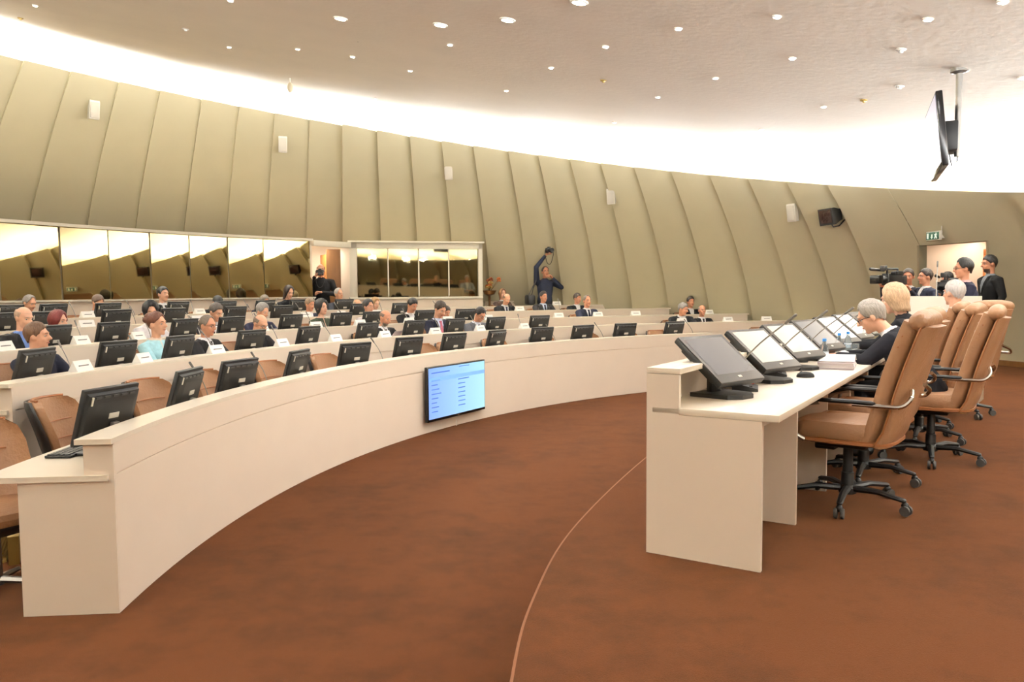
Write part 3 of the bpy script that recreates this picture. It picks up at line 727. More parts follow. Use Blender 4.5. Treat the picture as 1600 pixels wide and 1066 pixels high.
def shell_chair(p, rz, label):
    if not shell_used[0]:
        shell_used[0] = True; shell0.location = p; shell0.rotation_euler = (0, 0, rz); shell0['label'] = label; return shell0
    return dup(shell0, p, rz, label)
def face_in(a): return a + math.pi / 2       # heading (local +Y) pointing at the centre: angle of dir = a+pi, minus pi/2

# ================================================================== DESK MONITORS
def make_monitor():
    t = thing('desk_monitor', 'x', 'monitor', (0, 0, 0), 0, 'black monitors on the curved desks')    # screen faces -Y ; back faces +Y
    TM = T(0, 0, 0.075) @ RX(R(-17))
    g = MB(); g.box((0, 0.0, 0.165), (0.42, 0.028, 0.34), TM, bev=0.006); g.obj('bezel', BLACK, t)
    g = MB(); g.loft([[(-w, y, z0), (w, y, z0), (w, y, z1), (-w, y, z1)] for w, z0, z1, y in ((0.195, 0.02, 0.315, 0.012), (0.19, 0.03, 0.305, 0.035), (0.15, 0.07, 0.27, 0.052), (0.14, 0.08, 0.26, 0.054))], TM); bk = g.obj('back_cover', BLACK, t)
    for q in range(5):
        g = MB(); g.box((-0.13 + q * 0.065, 0.04, 0.292), (0.045, 0.012, 0.012), TM); g.obj('vent', DARKG, bk, smooth=False)
    g = MB(); g.box((0, -0.0155, 0.17), (0.38, 0.004, 0.30), TM); g.obj('screen', SCR_OFF, t, smooth=False)
    g = MB(); g.box((0.0, 0.056, 0.175), (0.075, 0.004, 0.032), TM); g.obj('sticker', LGREY, t, smooth=False)
    g = MB(); g.box((0.172, 0.04, 0.275), (0.012, 0.01, 0.05), TM); g.obj('tag', LGREY, t, smooth=False)
    g = MB(); g.box((0, 0.078, 0.105), (0.05, 0.03, 0.2), RX(R(-10)), bev=0.006); g.obj('neck', STEEL, t)
    g = MB(); g.box((0, 0.0, 0.01), (0.24, 0.2, 0.018), bev=0.006); g.obj('base', BLACK, t)
    return t
mon0 = make_monitor(); mon_used = [False]
MON = [[150, 274, 360, 453, 547, 632, 703, 769, 842, 906, 973, 1049], [40, 173, 270, 385, 475, 568, 642, 706, 770, 839],
       [75, 170, 282, 357, 450, 529, 580, 660, 724], [2, 66, 178, 266, 364, 438, 560, 624], [10, 80, 166, 275, 350, 412, 466, 536]]
TURN = [[-16, 4, -12, 6, -16, -14, -8, 6, -8, -6, -10, 2], [4, -6, 2, -4, 4, 2, 0, 3, 2, -3]]
for k in range(5):
    for j, px in enumerate(MON[k]):
        r = RK[k] + 0.34; p = on_circ(px, ZT[k] and 533, r); a = ang(p)
        lb = '%s black desk monitor from the left on the %s desk' % (ordn(j + 1), ROWN[k])
        tw_ = R(TURN[k][j]) if k < 2 else R(random.uniform(-5, 5))
        pos = Vector((p.x, p.y, ZT[k] - 0.19)); rz = a + math.pi / 2 + tw_
        if not mon_used[0]:
            mon_used[0] = True; mon0.location = pos; mon0.rotation_euler = (0, 0, rz); mon0['label'] = lb
        else: dup(mon0, pos, rz, lb)

kp = on_z(100, 706, ZT[0] - 0.19); ka = ang(kp); kp = arc_pt(min(max(math.hypot(kp.x - C.x, kp.y - C.y), RK[0] + 0.36), RK[0] + 0.5), ka, ZT[0] - 0.19)
kb = thing('keyboard', 'flat black keyboard on the left end of the front desk', 'keyboard', kp, ka + math.pi / 2)
g = MB(); g.box((0, 0, 0.009), (0.40, 0.15, 0.016), bev=0.004); g.obj('tray', BLACK, kb)
for r_ in range(4):
    g = MB()
    for c_ in range(13): g.box((-0.18 + c_ * 0.03, -0.05 + r_ * 0.032, 0.02), (0.024, 0.025, 0.006))
    g.obj('key_row', DARKG, kb, smooth=False)
# chairs of the empty front row
FRONT_CH = [(86, 0.98, 10), (225, 0.98, -4), (322, 0.95, 6), (418, 0.95, 0), (507, 0.95, 4), (655, 0.95, -6), (1028, 0.95, 10), (700, 0.92, 0), (770, 0.92, 0), (845, 0.92, 0), (915, 0.92, 0), (975, 0.92, 0), (1178, 0.95, -25)]
for j, (px, dr, tw_) in enumerate(sorted(FRONT_CH)):
    a = ang(on_circ(px, 640, RK[0] + dr + 0.3)); p = arc_pt(RK[0] + dr, a)
    shell_chair((p.x, p.y, FL[0]), face_in(a) + R(tw_), '%s empty tan leather chair from the left behind the front desk' % ordn(j + 1))
pe = on_z(-12, 880, 0.0)
ce = shell_chair((arc_pt(RK[0] + 0.86, R(182.0)).x, arc_pt(RK[0] + 0.86, R(182.0)).y, 0), face_in(R(182.0)) - R(38), 'tan leather chair at the left edge beside the desk end')

# ------------------------------------------------------------------ microphones and name plates
def make_mic(stem=((0, 0, 0.05), (0, -0.02, 0.16), (0, -0.07, 0.27), (0, -0.15, 0.37)), tip=(0, -0.19, 0.42), grp='gooseneck microphones'):
    t = thing('gooseneck_microphone', 'x', 'microphone', (0, 0, 0), 0, grp)     # leans to -Y (the speaker)
    g = MB(); g.lathe([(0.05, 0.0), (0.05, 0.012), (0.03, 0.03), (0.012, 0.06)], 12); g.obj('base', BLACK, t)
    g = MB(); g.tube([tuple(p) for p in catmull([Vector(p) for p in stem], 4)], 0.0048, 6); g.obj('stem', STEEL, t)
    g = MB(); g.tube([stem[-1], tip], [0.008, 0.009], 8, capr=True); g.obj('head', mat('mic_grey', (110, 106, 100), 0.5), t)
    return t
mic0 = make_mic(); mic_used = [False]
def mic(p, rz, label, group='gooseneck microphones'):
    if not mic_used[0]:
        mic_used[0] = True; mic0.location = p; mic0.rotation_euler = (0, 0, rz); mic0['label'] = label; return mic0
    return dup(mic0, p, rz, label, group)
MICS = [[325, 418, 600, 870, 945, 1085], [112, 224, 340, 438, 522, 608, 690, 748, 815], [130, 238, 316, 412, 490, 545, 640, 700, 765], [108, 215, 300, 400, 478, 536, 600, 690, 875], [122, 215, 305, 392, 436, 502, 558]]
for k in range(5):
    for j, px in enumerate(MICS[k]):
        p = on_circ(px, 533, RK[k] + 0.3); a = ang(p)
        mic((p.x, p.y, ZT[k] - 0.19), a + math.pi / 2 + (R(75) if k == 0 else R(random.uniform(-25, 25))), '%s gooseneck microphone from the left on the %s desk' % (ordn(j + 1), ROWN[k]))
def make_plate():
    t = thing('name_plate', 'x', 'name plate', (0, 0, 0), 0, 'white folded name plates')
    g = MB(); g.prism([(-0.045, 0), (0.045, 0), (0.0, 0.088)], -0.1, 0.1, RX(R(90)) @ RY(R(90))); g.obj('card', PAPER, t, smooth=False)
    for z, w in ((0.045, 0.12),):
        g = MB(); g.box((0, 0.0245, z), (w, 0.003, 0.009), RX(R(0))); g.obj('print', INK, t, smooth=False)
    return t
pl0 = make_plate(); pl_used = [False]
PLATES = [[], [125, 222, 337, 440, 524, 601, 680, 750, 819, 1065, 1137, 1197], [5, 126, 215, 410, 494, 563, 640, 700, 763, 873, 934, 993, 1107, 1180],
          [136, 310, 478, 534, 588, 812, 1050], [138, 313, 441, 500, 870]]
for k in range(5):
    for j, px in enumerate(PLATES[k]):
        p = on_circ(px, 533, RK[k] + 0.10); a = ang(p)
        if a < R(ROW_A[k][0]): continue
        lb = '%s white folded name plate from the left on the %s desk' % (ordn(j + 1), ROWN[k])
        pos = (p.x, p.y, ZT[k] + 0.0005); rz = a + math.pi / 2 + R(random.uniform(-8, 8))
        if not pl_used[0]: pl_used[0] = True; pl0.location = pos; pl0.rotation_euler = (0, 0, rz); pl0['label'] = lb
        else: dup(pl0, pos, rz, lb)

# ================================================================== PRESIDING DESK
def pres(al, dep, z=0.0): q = P0 + U * al + N * dep; return Vector((q.x, q.y, z))
PRZ = math.atan2(U.y, U.x)
def PM(): return T(P0.x, P0.y, POD) @ RZ(PRZ)      # local x along the desk, -y towards the users
PL = 6.0; PH = 0.925
pd = thing('presiding_desk', 'long straight cream desk on the platform with black touch monitors', 'desk', (P0.x, P0.y, POD), PRZ)
g = MB(); g.box((PL / 2, -0.012, (PH - 0.03) / 2), (PL - 0.04, 0.024, PH - 0.032)); g.obj('front_panel', LAM, pd)
g = MB(); g.box((PL / 2, -0.085, PH - 0.014), (PL, 0.17, 0.028), bev=0.003); g.obj('ledge', LAMTOP, pd)
g = MB(); g.box((PL / 2, -0.33, 0.735 - 0.017), (PL, 0.61, 0.034), bev=0.005); g.obj('worktop', LAMTOP, pd)
g = MB(); g.box((PL / 2, -0.40, 0.735 - 0.115), (PL - 0.1, 0.02, 0.09)); g.obj('apron', LAM, pd)
for x in (0.014, PL - 0.014):
    g = MB(); g.prism([(0.0, 0.001), (-0.56, 0.001), (-0.56, 0.70), (-0.165, 0.70), (-0.165, PH - 0.03), (0.0, PH - 0.03)], -0.014, 0.014, Matrix(((0, 0, 1, x), (1, 0, 0, 0), (0, 1, 0, 0), (0, 0, 0, 1)))); g.obj('end_panel', LAM, pd, smooth=False)
for q in range(1, 7):
    x = 0.85 * q
    g = MB(); g.box((x, -0.28, 0.35), (0.028, 0.5, 0.698)); g.obj('support_panel', LAM, pd, smooth=False)
    g = MB(); g.box((x, -0.09, 0.735 + 0.081), (0.028, 0.14, 0.158)); g.obj('ledge_divider', LAM, pd, smooth=False)

def make_touch(scr, name='touch_monitor'):
    t = thing(name, 'x', 'monitor', (0, 0, 0), 0, 'black touch monitors on the presiding desk')    # screen faces -Y
    TM = T(0, -0.11, 0.08) @ RX(R(-51))
    g = MB(); g.box((0, 0, 0.175), (0.40, 0.035, 0.36), TM, bev=0.008); g.obj('case', BLACK, t)
    g = MB(); g.box((0, 0.03, 0.19), (0.3, 0.05, 0.26), TM, bev=0.012); g.obj('back_cover', BLACK, t)
    g = MB(); g.box((0, -0.0195, 0.175), (0.395, 0.004, 0.352), TM, bev=0.0015); bz = g.obj('bezel', SILVER, t)
    g = MB(); g.box((0, -0.0225, 0.192), (0.335, 0.003, 0.272), TM); sc = g.obj('screen', scr, t, smooth=False)
    g = MB(); g.box((0.0, -0.0225, 0.03), (0.03, 0.003, 0.014), TM); g.obj('badge', LGREY, bz, smooth=False)
    g = MB(); g.box((0, 0.06, 0.075), (0.09, 0.035, 0.13), bev=0.008); g.obj('neck', BLACK, t)
    g = MB(); g.prism([(-0.13, 0.12), (0.13, 0.12), (0.11, -0.1), (0.05, -0.15), (-0.05, -0.15), (-0.11, -0.1)], 0.0, 0.022); g.obj('base', BLACK, t)
    g = MB(); g.tube([(0.1, 0.12, 0.2), (0.14, 0.15, 0.1), (0.08, 0.16, 0.02), (0.16, 0.15, 0.008)], 0.004, 6); g.obj('cable', BLACK, t)
    return t
SLOT = [0.52, 1.32, 2.2, 3.05, 3.9, 4.75, 5.55]
TCH = [SCR_GREY, SCR_CREAM, SCR_CREAM, SCR_GREY, SCR_CREAM, SCR_GREY, SCR_GREY]
TD = [0.22, 0.24, 0.22, 0.22, 0.22, 0.22, 0.22]
for j, al in enumerate(SLOT):
    t = make_touch(TCH[j]); t.location = pres(al, TD[j], POD + 0.735); t.rotation_euler = (0, 0, PRZ + R([-17, -18, -18, -16, -14, -11, -9][j]))
    t['label'] = '%s black touch monitor from the near end of the presiding desk' % ordn(j + 1)
for j, (al, de, tw_) in enumerate([(0.98, 0.14, -40), (1.85, 0.14, -40), (2.75, 0.14, -35), (3.6, 0.14, -30), (4.4, 0.14, -30), (5.2, 0.14, -20)]):
    m_ = make_mic(((0, 0, 0.05), (0, -0.05, 0.14), (0, -0.17, 0.26), (0, -0.33, 0.38)), (0, -0.39, 0.425), 'microphones on the presiding desk')
    m_.location = pres(al, de, POD + 0.735); m_.rotation_euler = (0, 0, PRZ + R(tw_ + 22))
    m_['label'] = '%s gooseneck microphone from the near end of the presiding desk' % ordn(j + 1)
# mouse, conference units, papers, bottles
def mouse(al, de, label):
    t = thing('computer_mouse', label, 'mouse', pres(al, de, POD + 0.735), PRZ + R(20))
    g = MB(); g.loft([[(0.032 * w * math.cos(a), 0.055 * math.sin(a) * w, z) for a in (2 * math.pi * q / 16 for q in range(16))] for w, z in ((1, 0.001), (1.02, 0.01), (0.9, 0.024), (0.6, 0.034), (0.15, 0.037))]); g.obj('shell', BLACK, t)
    g = MB(); g.tube([(0, 0.02, 0.036), (0, 0.035, 0.032)], 0.005, 6, flat=1.0); g.obj('wheel', DARKG, t)
mouse(1.66, 0.40, 'black computer mouse beside the second touch monitor')
for j, (al, de) in enumerate(((0.86, 0.24), (1.7, 0.2))):
    t = thing('conference_unit', '%s low black microphone unit from the near end of the presiding desk' % ordn(j + 1), 'conference unit', pres(al, de, POD + 0.735), PRZ + R(15))
    g = MB(); g.loft([[(-0.11, -0.07, z0), (0.11, -0.07, z0), (0.11, 0.07, z1), (-0.11, 0.07, z1)] for z0, z1 in ((0.001, 0.001), (0.015, 0.05))]); g.obj('case', BLACK, t, smooth=False)
    g = MB(); g.ell((0.06, -0.03, 0.03), (0.02, 0.02, 0.008)); g.obj('button', mat('red_button', (200, 60, 40), 0.4), t)
    for q in range(4): g = MB(); g.box((-0.08 + q * 0.03, -0.03, 0.027), (0.018, 0.018, 0.006)); g.obj('key', DARKG, t)
t = thing('paper_stack', 'thick curling stack of white papers on the presiding desk', 'papers', pres(2.42, 0.46, POD + 0.735), PRZ + R(6)); t.scale = (1.15, 1.1, 1.2)
for q in range(14):
    g = MB(); dx, dy = random.uniform(-.006, .006), random.uniform(-.006, .006); lift = 0.03 * q / 13
    rings = []
    for i in range(9):
        x = -0.15 + 0.3 * i / 8; z = 0.001 + q * 0.0036 + lift * math.sin(math.pi * i / 8) ** 2
        if i > 6: z -= lift * 0.3
        rings.append([(x + dx, -0.105 + dy, z), (x + dx, 0.105 + dy, z), (x + dx, 0.105 + dy, z + 0.0034), (x + dx, -0.105 + dy, z + 0.0034)])
    g.loft(rings); g.obj('sheet_bundle', PAPER if q % 2 else mat('lilac_paper', (226, 216, 226), 0.8, var=0.02), t, smooth=False)
t = thing('folder', 'flat dark blue folder under the grey-haired man\'s hands', 'folder', pres(3.2, 0.42, POD + 0.735), PRZ + R(8))
g = MB(); g.box((0, 0, 0.004), (0.3, 0.22, 0.007), bev=0.002); g.obj('cover', mat('dark_blue_card', (38, 58, 84), 0.6), t)
g = MB(); g.box((0.0, 0, 0.01), (0.27, 0.2, 0.004)); g.obj('page', PAPER, t)
def bottle(al, de, label):
    t = thing('water_bottle', label, 'bottle', pres(al, de, POD + 0.735), 0, 'water bottles on the presiding desk')
    g = MB(); g.lathe([(0.028, 0.001), (0.031, 0.006), (0.031, 0.045), (0.028, 0.05), (0.031, 0.055), (0.031, 0.11), (0.026, 0.14), (0.013, 0.165), (0.012, 0.18)], 16); g.obj('body', BOTTLE, t)
    g = MB(); g.lathe([(0.0316, 0.06), (0.0316, 0.1)], 16); g.obj('label_band', mat('bottle_label', (214, 222, 232), 0.5), t)
    g = MB(); g.lathe([(0.0145, 0.178), (0.0145, 0.196), (0.010, 0.199), (0.001, 0.199)], 14); g.obj('cap', BLUECAP, t)
bottle(2.58, 0.34, 'small blue-capped water bottle nearest on the presiding desk, behind the papers')
bottle(3.42, 0.3, 'blue-capped water bottle left of the pair before the grey-haired man')
bottle(3.66, 0.33, 'blue-capped water bottle right of the pair before the grey-haired man')
for j, (al, de) in enumerate(((3.48, 0.36), (3.6, 0.4))):
    t = thing('drinking_glass', '%s upturned clear glass beside the pair of water bottles' % ordn(j + 1), 'glass', pres(al, de, POD + 0.735), 0)
    g = MB(); g.lathe([(0.034, 0.001), (0.036, 0.02), (0.03, 0.1), (0.026, 0.1), (0.001, 0.096)], 16); g.obj('bowl', BOTTLE, t)
    g = MB(); g.lathe([(0.0345, 0.03), (0.0335, 0.045)], 16); g.obj('rim_band', CHROME, t)

# ------------------------------------------------------------------ executive chairs
def make_exec():
    t = thing('executive_chair', 'x', 'chair', (0, 0, 0), 0, 'tall tan leather executive chairs')     # faces +Y
    def sup(w, d, p=4.0, n=28): return [(w * math.copysign(abs(math.cos(a)) ** (2 / p), math.cos(a)), d * math.copysign(abs(math.sin(a)) ** (2 / p), math.sin(a))) for a in (2 * math.pi * q / n for q in range(n))]
    g = MB()
    g.loft([[(x * s_, 0.03 + y * s_, z + 0.02 * (-(y / 0.26)) * (1 if y > 0.2 else 0)) for x, y in sup(0.255, 0.27)] for s_, z in ((0.88, 0.425), (0.98, 0.44), (1.0, 0.47), (0.99, 0.505), (0.93, 0.53), (0.7, 0.54))])
    g.obj('seat', LEATHER, t)
    g = MB(); g.loft([[(x * s_, 0.0 + y * s_, z) for x, y in sup(0.265, 0.29)] for s_, z in ((0.9, 0.405), (1.0, 0.415), (1.0, 0.43), (0.95, 0.437))]); g.obj('seat_pan', PIPING, t)
    prof = [(-0.19, 0.42), (-0.235, 0.50), (-0.262, 0.60), (-0.29, 0.72), (-0.325, 0.84), (-0.365, 0.96), (-0.40, 1.06), (-0.42, 1.11)]
    def slab(dy0, dy1, wf, nseg=18):
        rings = []
        for i, (y, z) in enumerate(prof):
            w = wf(i / (len(prof) - 1)); r = []
            for q in range(nseg):
                a = 2 * math.pi * q / nseg; cx, sx = math.cos(a), math.sin(a)
                x = w * math.copysign(abs(cx) ** 0.45, cx); yy = (dy0 + dy1) / 2 + (dy1 - dy0) / 2 * math.copysign(abs(sx) ** 0.6, sx)
                r.append((x, y + yy + 0.035 * (abs(x) / w) ** 3, z + yy * 0.3))
            rings.append(r)
        return rings
    g = MB(); g.loft(slab(-0.02, 0.075, lambda q: 0.245 - 0.02 * q)); bc = g.obj('back_cushion', LEATHER, t)
    g = MB(); g.loft(slab(-0.075, -0.018, lambda q: 0.238 - 0.02 * q + (0.0))); g.obj('back_shell', LEATHER, t)
    for s_ in (-1, 1):
        g = MB(); g.tube([(s_ * (0.247 - 0.02 * i / 7), y - 0.012, z) for i, (y, z) in enumerate(prof)], 0.007, 6); g.obj('piping', PIPING, t)
        g = MB(); g.tube([(s_ * (0.13 - 0.01 * i / 7), y + 0.074, z + 0.02) for i, (y, z) in enumerate(prof)], 0.006, 6); g.obj('seam', PIPING, bc)
    for y_, z_ in ((-0.372, 1.03), (-0.352, 0.97)):
        g = MB(); g.tube([(-0.235, y_ + 0.04, z_ + 0.01), (-0.12, y_ + 0.076, z_ + 0.02), (0.12, y_ + 0.076, z_ + 0.02), (0.235, y_ + 0.04, z_ + 0.01)], 0.005, 6); g.obj('crease', PIPING, bc)
    g = MB(); g.tube([(-0.2, -0.405, 1.12), (-0.1, -0.408, 1.128), (0.1, -0.408, 1.128), (0.2, -0.405, 1.12)], [0.05, 0.055, 0.055, 0.05], 16, capr=True); g.obj('head_roll', LEATHER, t)
    for s_ in (-1, 1):
        ar = [(s_ * 0.262, 0.18, 0.42), (s_ * 0.30, 0.235, 0.47), (s_ * 0.31, 0.235, 0.56), (s_ * 0.31, 0.18, 0.63), (s_ * 0.31, 0.08, 0.655)]
        g = MB(); g.tube([tuple(p) for p in catmull([Vector(p) for p in ar], 4)], 0.014, 8); arm = g.obj('armrest', STEEL, t)
        g = MB(); g.tube([(s_ * 0.31, 0.19, 0.64), (s_ * 0.31, 0.09, 0.668), (s_ * 0.31, -0.1, 0.67), (s_ * 0.31, -0.2, 0.668)], 0.021, 8, flat=0.62, capr=True); g.obj('pad', BLACK, arm)
        g = MB(); g.tube([tuple(p) for p in catmull([Vector(p) for p in ((s_ * 0.31, -0.1, 0.655), (s_ * 0.31, -0.27, 0.655), (s_ * 0.30, -0.35, 0.66), (s_ * 0.25, -0.385, 0.70), (s_ * 0.17, -0.375, 0.735))], 4)], 0.013, 8); g.obj('bracket', CHROME, arm)
    g = MB(); g.box((0, 0.02, 0.385), (0.2, 0.28, 0.05), bev=0.01); g.box((0, 0.12, 0.36), (0.12, 0.12, 0.05), bev=0.01); g.obj('mechanism', BLACK, t)
    g = MB(); g.tube([(0.1, 0.14, 0.37), (0.2, 0.16, 0.35)], 0.014, 8); g.box((0.2, 0.16, 0.34), (0.05, 0.05, 0.05), bev=0.012); g.obj('lever', BLACK, t)
    g = MB(); g.lathe([(0.036, 0.09), (0.036, 0.2), (0.03, 0.205), (0.027, 0.37)], 14); g.obj('column', BLACK, t)
    g = MB(); g.lathe([(0.05, 0.075), (0.052, 0.11), (0.04, 0.125)], 14); g.obj('hub', BLACK, t)
    for q in range(5):
        M = RZ(R(44 + 72 * q))
        g = MB(); g.tube([(0.03, 0, 0.105), (0.18, 0, 0.112), (0.325, 0, 0.088)], [0.026, 0.022, 0.018], 8, M, flat=0.8, capr=True); lg = g.obj('base_leg', BLACK, t)
        g = MB(); g.ell((0.335, 0, 0.06), (0.022, 0.02, 0.022), M, n=10, m=7)
        g.tube([(0.33, 0, 0.085), (0.33, 0, 0.05)], 0.011, 8, M)
        g.obj('caster_hood', BLACK, lg); g = MB()
        for s_ in (-1, 1):
            g.lathe([(0.019, -0.0095), (0.028, -0.0095), (0.031, 0.0), (0.028, 0.0095), (0.019, 0.0095)], 14, M @ T(0.342, s_ * 0.018, 0.032) @ RX(R(90)))
            g.lathe([(0.002, -0.008), (0.019, -0.008), (0.019, 0.008), (0.002, 0.008)], 14, M @ T(0.342, s_ * 0.018, 0.032) @ RX(R(90)), mi=1)
        g.obj('caster_wheel', [mat('grey_tyre', (58, 55, 52), 0.6), BLACK], lg)
    return t
ex0 = make_exec(); ex_used = [False]
EXRZ = math.atan2(-N.y, -N.x) - math.pi / 2
EXC = [(1.43, 0.70, -6, 'nearest tan executive chair at the presiding desk, empty and pushed in'), (2.18, 0.68, -5, 'empty tan executive chair right behind the nearest one'),
       (3.07, 1.02, -2, 'tan executive chair of the grey-haired man with glasses'), (3.92, 0.87, -8, 'tan executive chair of the blonde woman'),
       (4.72, 0.74, -8, 'empty tan executive chair between the blonde woman and white-haired man'), (5.6, 1.06, -42, 'tan executive chair of the white-haired man'), ]
for al, de, tw_, lb in EXC:
    p = pres(al, de, POD)
    if not ex_used[0]: ex_used[0] = True; ex0.location = p; ex0.rotation_euler = (0, 0, EXRZ + R(tw_)); ex0['label'] = lb
    else: dup(ex0, p, EXRZ + R(tw_), lb)

# ------------------------------------------------------------------ lectern
lp = at_depth(1476, 463, 9.0)
lc = thing('lectern', 'plain white speaker\'s lectern in front of the dark-haired woman', 'lectern', (lp.x, lp.y, POD), R(-38))
LH = lp.z - POD
g = MB(); g.box((0, 0, LH / 2), (0.74, 0.04, LH), bev=0.004); g.obj('front_panel', WHITE, lc)
for s_ in (-1, 1): g = MB(); g.box((s_ * 0.35, 0.22, LH / 2 - 0.03), (0.03, 0.40, LH - 0.06), bev=0.003); g.obj('side_panel', WHITE, lc)
g = MB(); g.box((0, 0.23, LH - 0.11), (0.68, 0.40, 0.03), RX(R(0)), bev=0.004); g.obj('reading_top', WHITE, lc)
m_ = mic(lc.matrix_basis @ Vector((-0.2, 0.15, LH - 0.09)) if False else (T(lp.x, lp.y, POD) @ RZ(R(-38))) @ Vector((-0.12, 0.2, LH - 0.094)), R(150), 'gooseneck microphone rising from the white lectern', 'lectern microphone'); m_.scale = (1.2, 1.2, 1.2)

# dried flower arrangement beside the booth
fp = on_circ(765, 469, 16.45)
ft = thing('flower_stand', 'dried orange flowers in a dark bowl on a stand beside the booth', 'flowers', (fp.x, fp.y, FL[4]))
g = MB(); g.lathe([(0.16, 0.0), (0.16, 0.02), (0.03, 0.05), (0.025, 0.62), (0.03, 1.16)], 14); g.obj('stand', BROWNW, ft)
zb0 = 1.16
g = MB(); g.lathe([(0.03, zb0), (0.12, zb0 + 0.03), (0.17, zb0 + 0.12), (0.16, zb0 + 0.125), (0.02, zb0 + 0.09)], 16); g.obj('bowl', BROWNW, ft)
for q in range(16):
    a = random.uniform(0, 6.28); l_ = random.uniform(0.1, 0.42); tl = random.uniform(0.05, 0.85)
    tip = Vector((math.cos(a) * l_ * tl, math.sin(a) * l_ * tl, zb0 + 0.1 + l_ * (1.1 - 0.5 * tl)))
    g = MB(); g.tube([(0, 0, zb0 + 0.08), tip * 0.6 + Vector((0, 0, (zb0 + 0.1) * 0.4)), tip], [0.006, 0.005, 0.004], 5); st_ = g.obj('stem', mat('dry_stem', (110, 84, 44), 0.7), ft)
    g = MB()
    for k in range(6):
        b_ = k * 1.05; g.ell(tip + Vector((0.03 * math.cos(b_), 0.03 * math.sin(b_), 0.012 * (k % 3))), (0.026, 0.026, 0.02), n=8, m=5)
    g.obj('blossom', mat(*(('dry_orange', (196, 112, 58)) if q % 3 == 0 else ('dry_rust', (150, 84, 52)) if q % 3 == 1 else ('dry_straw', (186, 156, 92))), 0.8), st_)

# ================================================================== PEOPLE
def remesh(mb, voxel, smooth=3):
    me = bpy.data.meshes.new('tmp'); me.from_pydata([tuple(p) for p in mb.v], [], mb.f)
    bm = bmesh.new(); bm.from_mesh(me); bmesh.ops.recalc_face_normals(bm, faces=bm.faces); bm.to_mesh(me); bm.free()
    o = bpy.data.objects.new('tmp', me); COL.objects.link(o)
    m = o.modifiers.new('r', 'REMESH'); m.mode = 'VOXEL'; m.voxel_size = voxel; m.use_smooth_shade = True
    if smooth:
        q = o.modifiers.new('s', 'SMOOTH'); q.factor = 0.5; q.iterations = smooth
    dg = bpy.context.evaluated_depsgraph_get(); dg.update()
    r = bpy.data.meshes.new_from_object(o.evaluated_get(dg))
    bpy.data.objects.remove(o); bpy.data.meshes.remove(me)
    return r
def seg_dist(P, a, b, ra, rb_):
    a = np.array(a); b = np.array(b); d = b - a; t = np.clip(((P - a) @ d) / (d @ d + 1e-9), 0, 1)
    return np.linalg.norm(P - (a + t[:, None] * d), axis=1) - (ra + (rb_ - ra) * t)

# hands: palm, four unequal bent fingers, thumb from the side of the palm; fingers along +Y, back of hand +Z, thumb at -X
def make_hand(curl):
    g = MB()
    g.loft([[(x * w, y, z * h) for x, z in ((-1, -.6), (-.6, -1), (.6, -1), (1, -.6), (1, .6), (.6, 1), (-.6, 1), (-1, .6))] for y, w, h in ((-0.02, 0.026, 0.02), (0.01, 0.031, 0.017), (0.05, 0.04, 0.015), (0.085, 0.041, 0.0135), (0.096, 0.038, 0.011))])
    for x, L, dx in ((-0.030, 0.072, -0.10), (-0.010, 0.082, -0.02), (0.010, 0.076, 0.05), (0.029, 0.060, 0.14)):
        p = Vector((x, 0.085, 0.001)); pts = [p]; a = 0.15 * curl
        for k, fr in enumerate((0.45, 0.3, 0.25)):
            a += curl * (0.55, 0.6, 0.5)[k]
            p = p + Vector((math.sin(dx) * math.cos(a), math.cos(a) * math.cos(dx), -math.sin(a))) * L * fr; pts.append(p)
        g.tube(pts, [0.0095, 0.009, 0.0082, 0.0072], 8, capr=True)
    g.tube([(-0.024, 0.015, -0.004), (-0.047, 0.045, -0.012 * (1 + curl)), (-0.055, 0.075, -0.02 * (1 + curl)), (-0.048, 0.1, -0.024 * (1 + 1.5 * curl))], [0.014, 0.0125, 0.0105, 0.0085], 8, capr=True)
    return remesh(g, 0.0042, 1)
HANDS = {'flat': make_hand(0.35), 'grip': make_hand(1.15)}
def mirrored(me):
    m2 = me.copy(); n = len(m2.vertices); co = np.empty(n * 3, np.float32); m2.vertices.foreach_get('co', co); co[0::3] *= -1; m2.vertices.foreach_set('co', co); m2.flip_normals(); return m2
HANDS_M = {k: mirrored(v) for k, v in HANDS.items()}

# shared face features
def feat():
    d = {}
    g = MB(); g.ell((0, 0, 0), (0.013, 0.008, 0.0075), n=12, m=8); g.ell((0, 0.0052, 0), (0.0056, 0.004, 0.0056), mi=1, n=10, m=6); d['eye'] = g.mesh('eye', [EYEW, EYED])
    g = MB(); g.tube([(-0.018, -0.004, -0.003), (-0.005, 0.002, 0.002), (0.008, 0.001, 0.002), (0.018, -0.005, -0.002)], [0.002, 0.0038, 0.0036, 0.002], 6); d['brow'] = g.mesh('eyebrow', [EYED])
    g = MB(); g.tube([(-0.024, -0.009, 0.0), (-0.01, 0.0, 0.0015), (0, 0.001, 0.0), (0.01, 0.0, 0.0015), (0.024, -0.009, 0.0)], [0.002, 0.0055, 0.006, 0.0055, 0.002], 6); d['lips'] = g.mesh('lips', [LIP])
    g = MB()
    for s_ in (-1, 1):
        c_ = Vector((s_ * 0.033, 0.093, 0.008))
        g.tube([c_ + Vector((0.024 * math.cos(a), -abs(math.cos(a)) * 0.004 * 0, 0.017 * math.sin(a))) for a in (2 * math.pi * q / 14 for q in range(15))], 0.0022, 5)
        g.tube([(s_ * 0.057, 0.09, 0.012), (s_ * 0.078, 0.05, 0.014), (s_ * 0.084, -0.01, 0.006)], 0.0022, 5)
    g.tube([(-0.01, 0.094, 0.012), (0.01, 0.094, 0.012)], 0.0022, 5); d['glasses'] = g.mesh('glasses', [BLACK])
    return d
FEAT = feat()

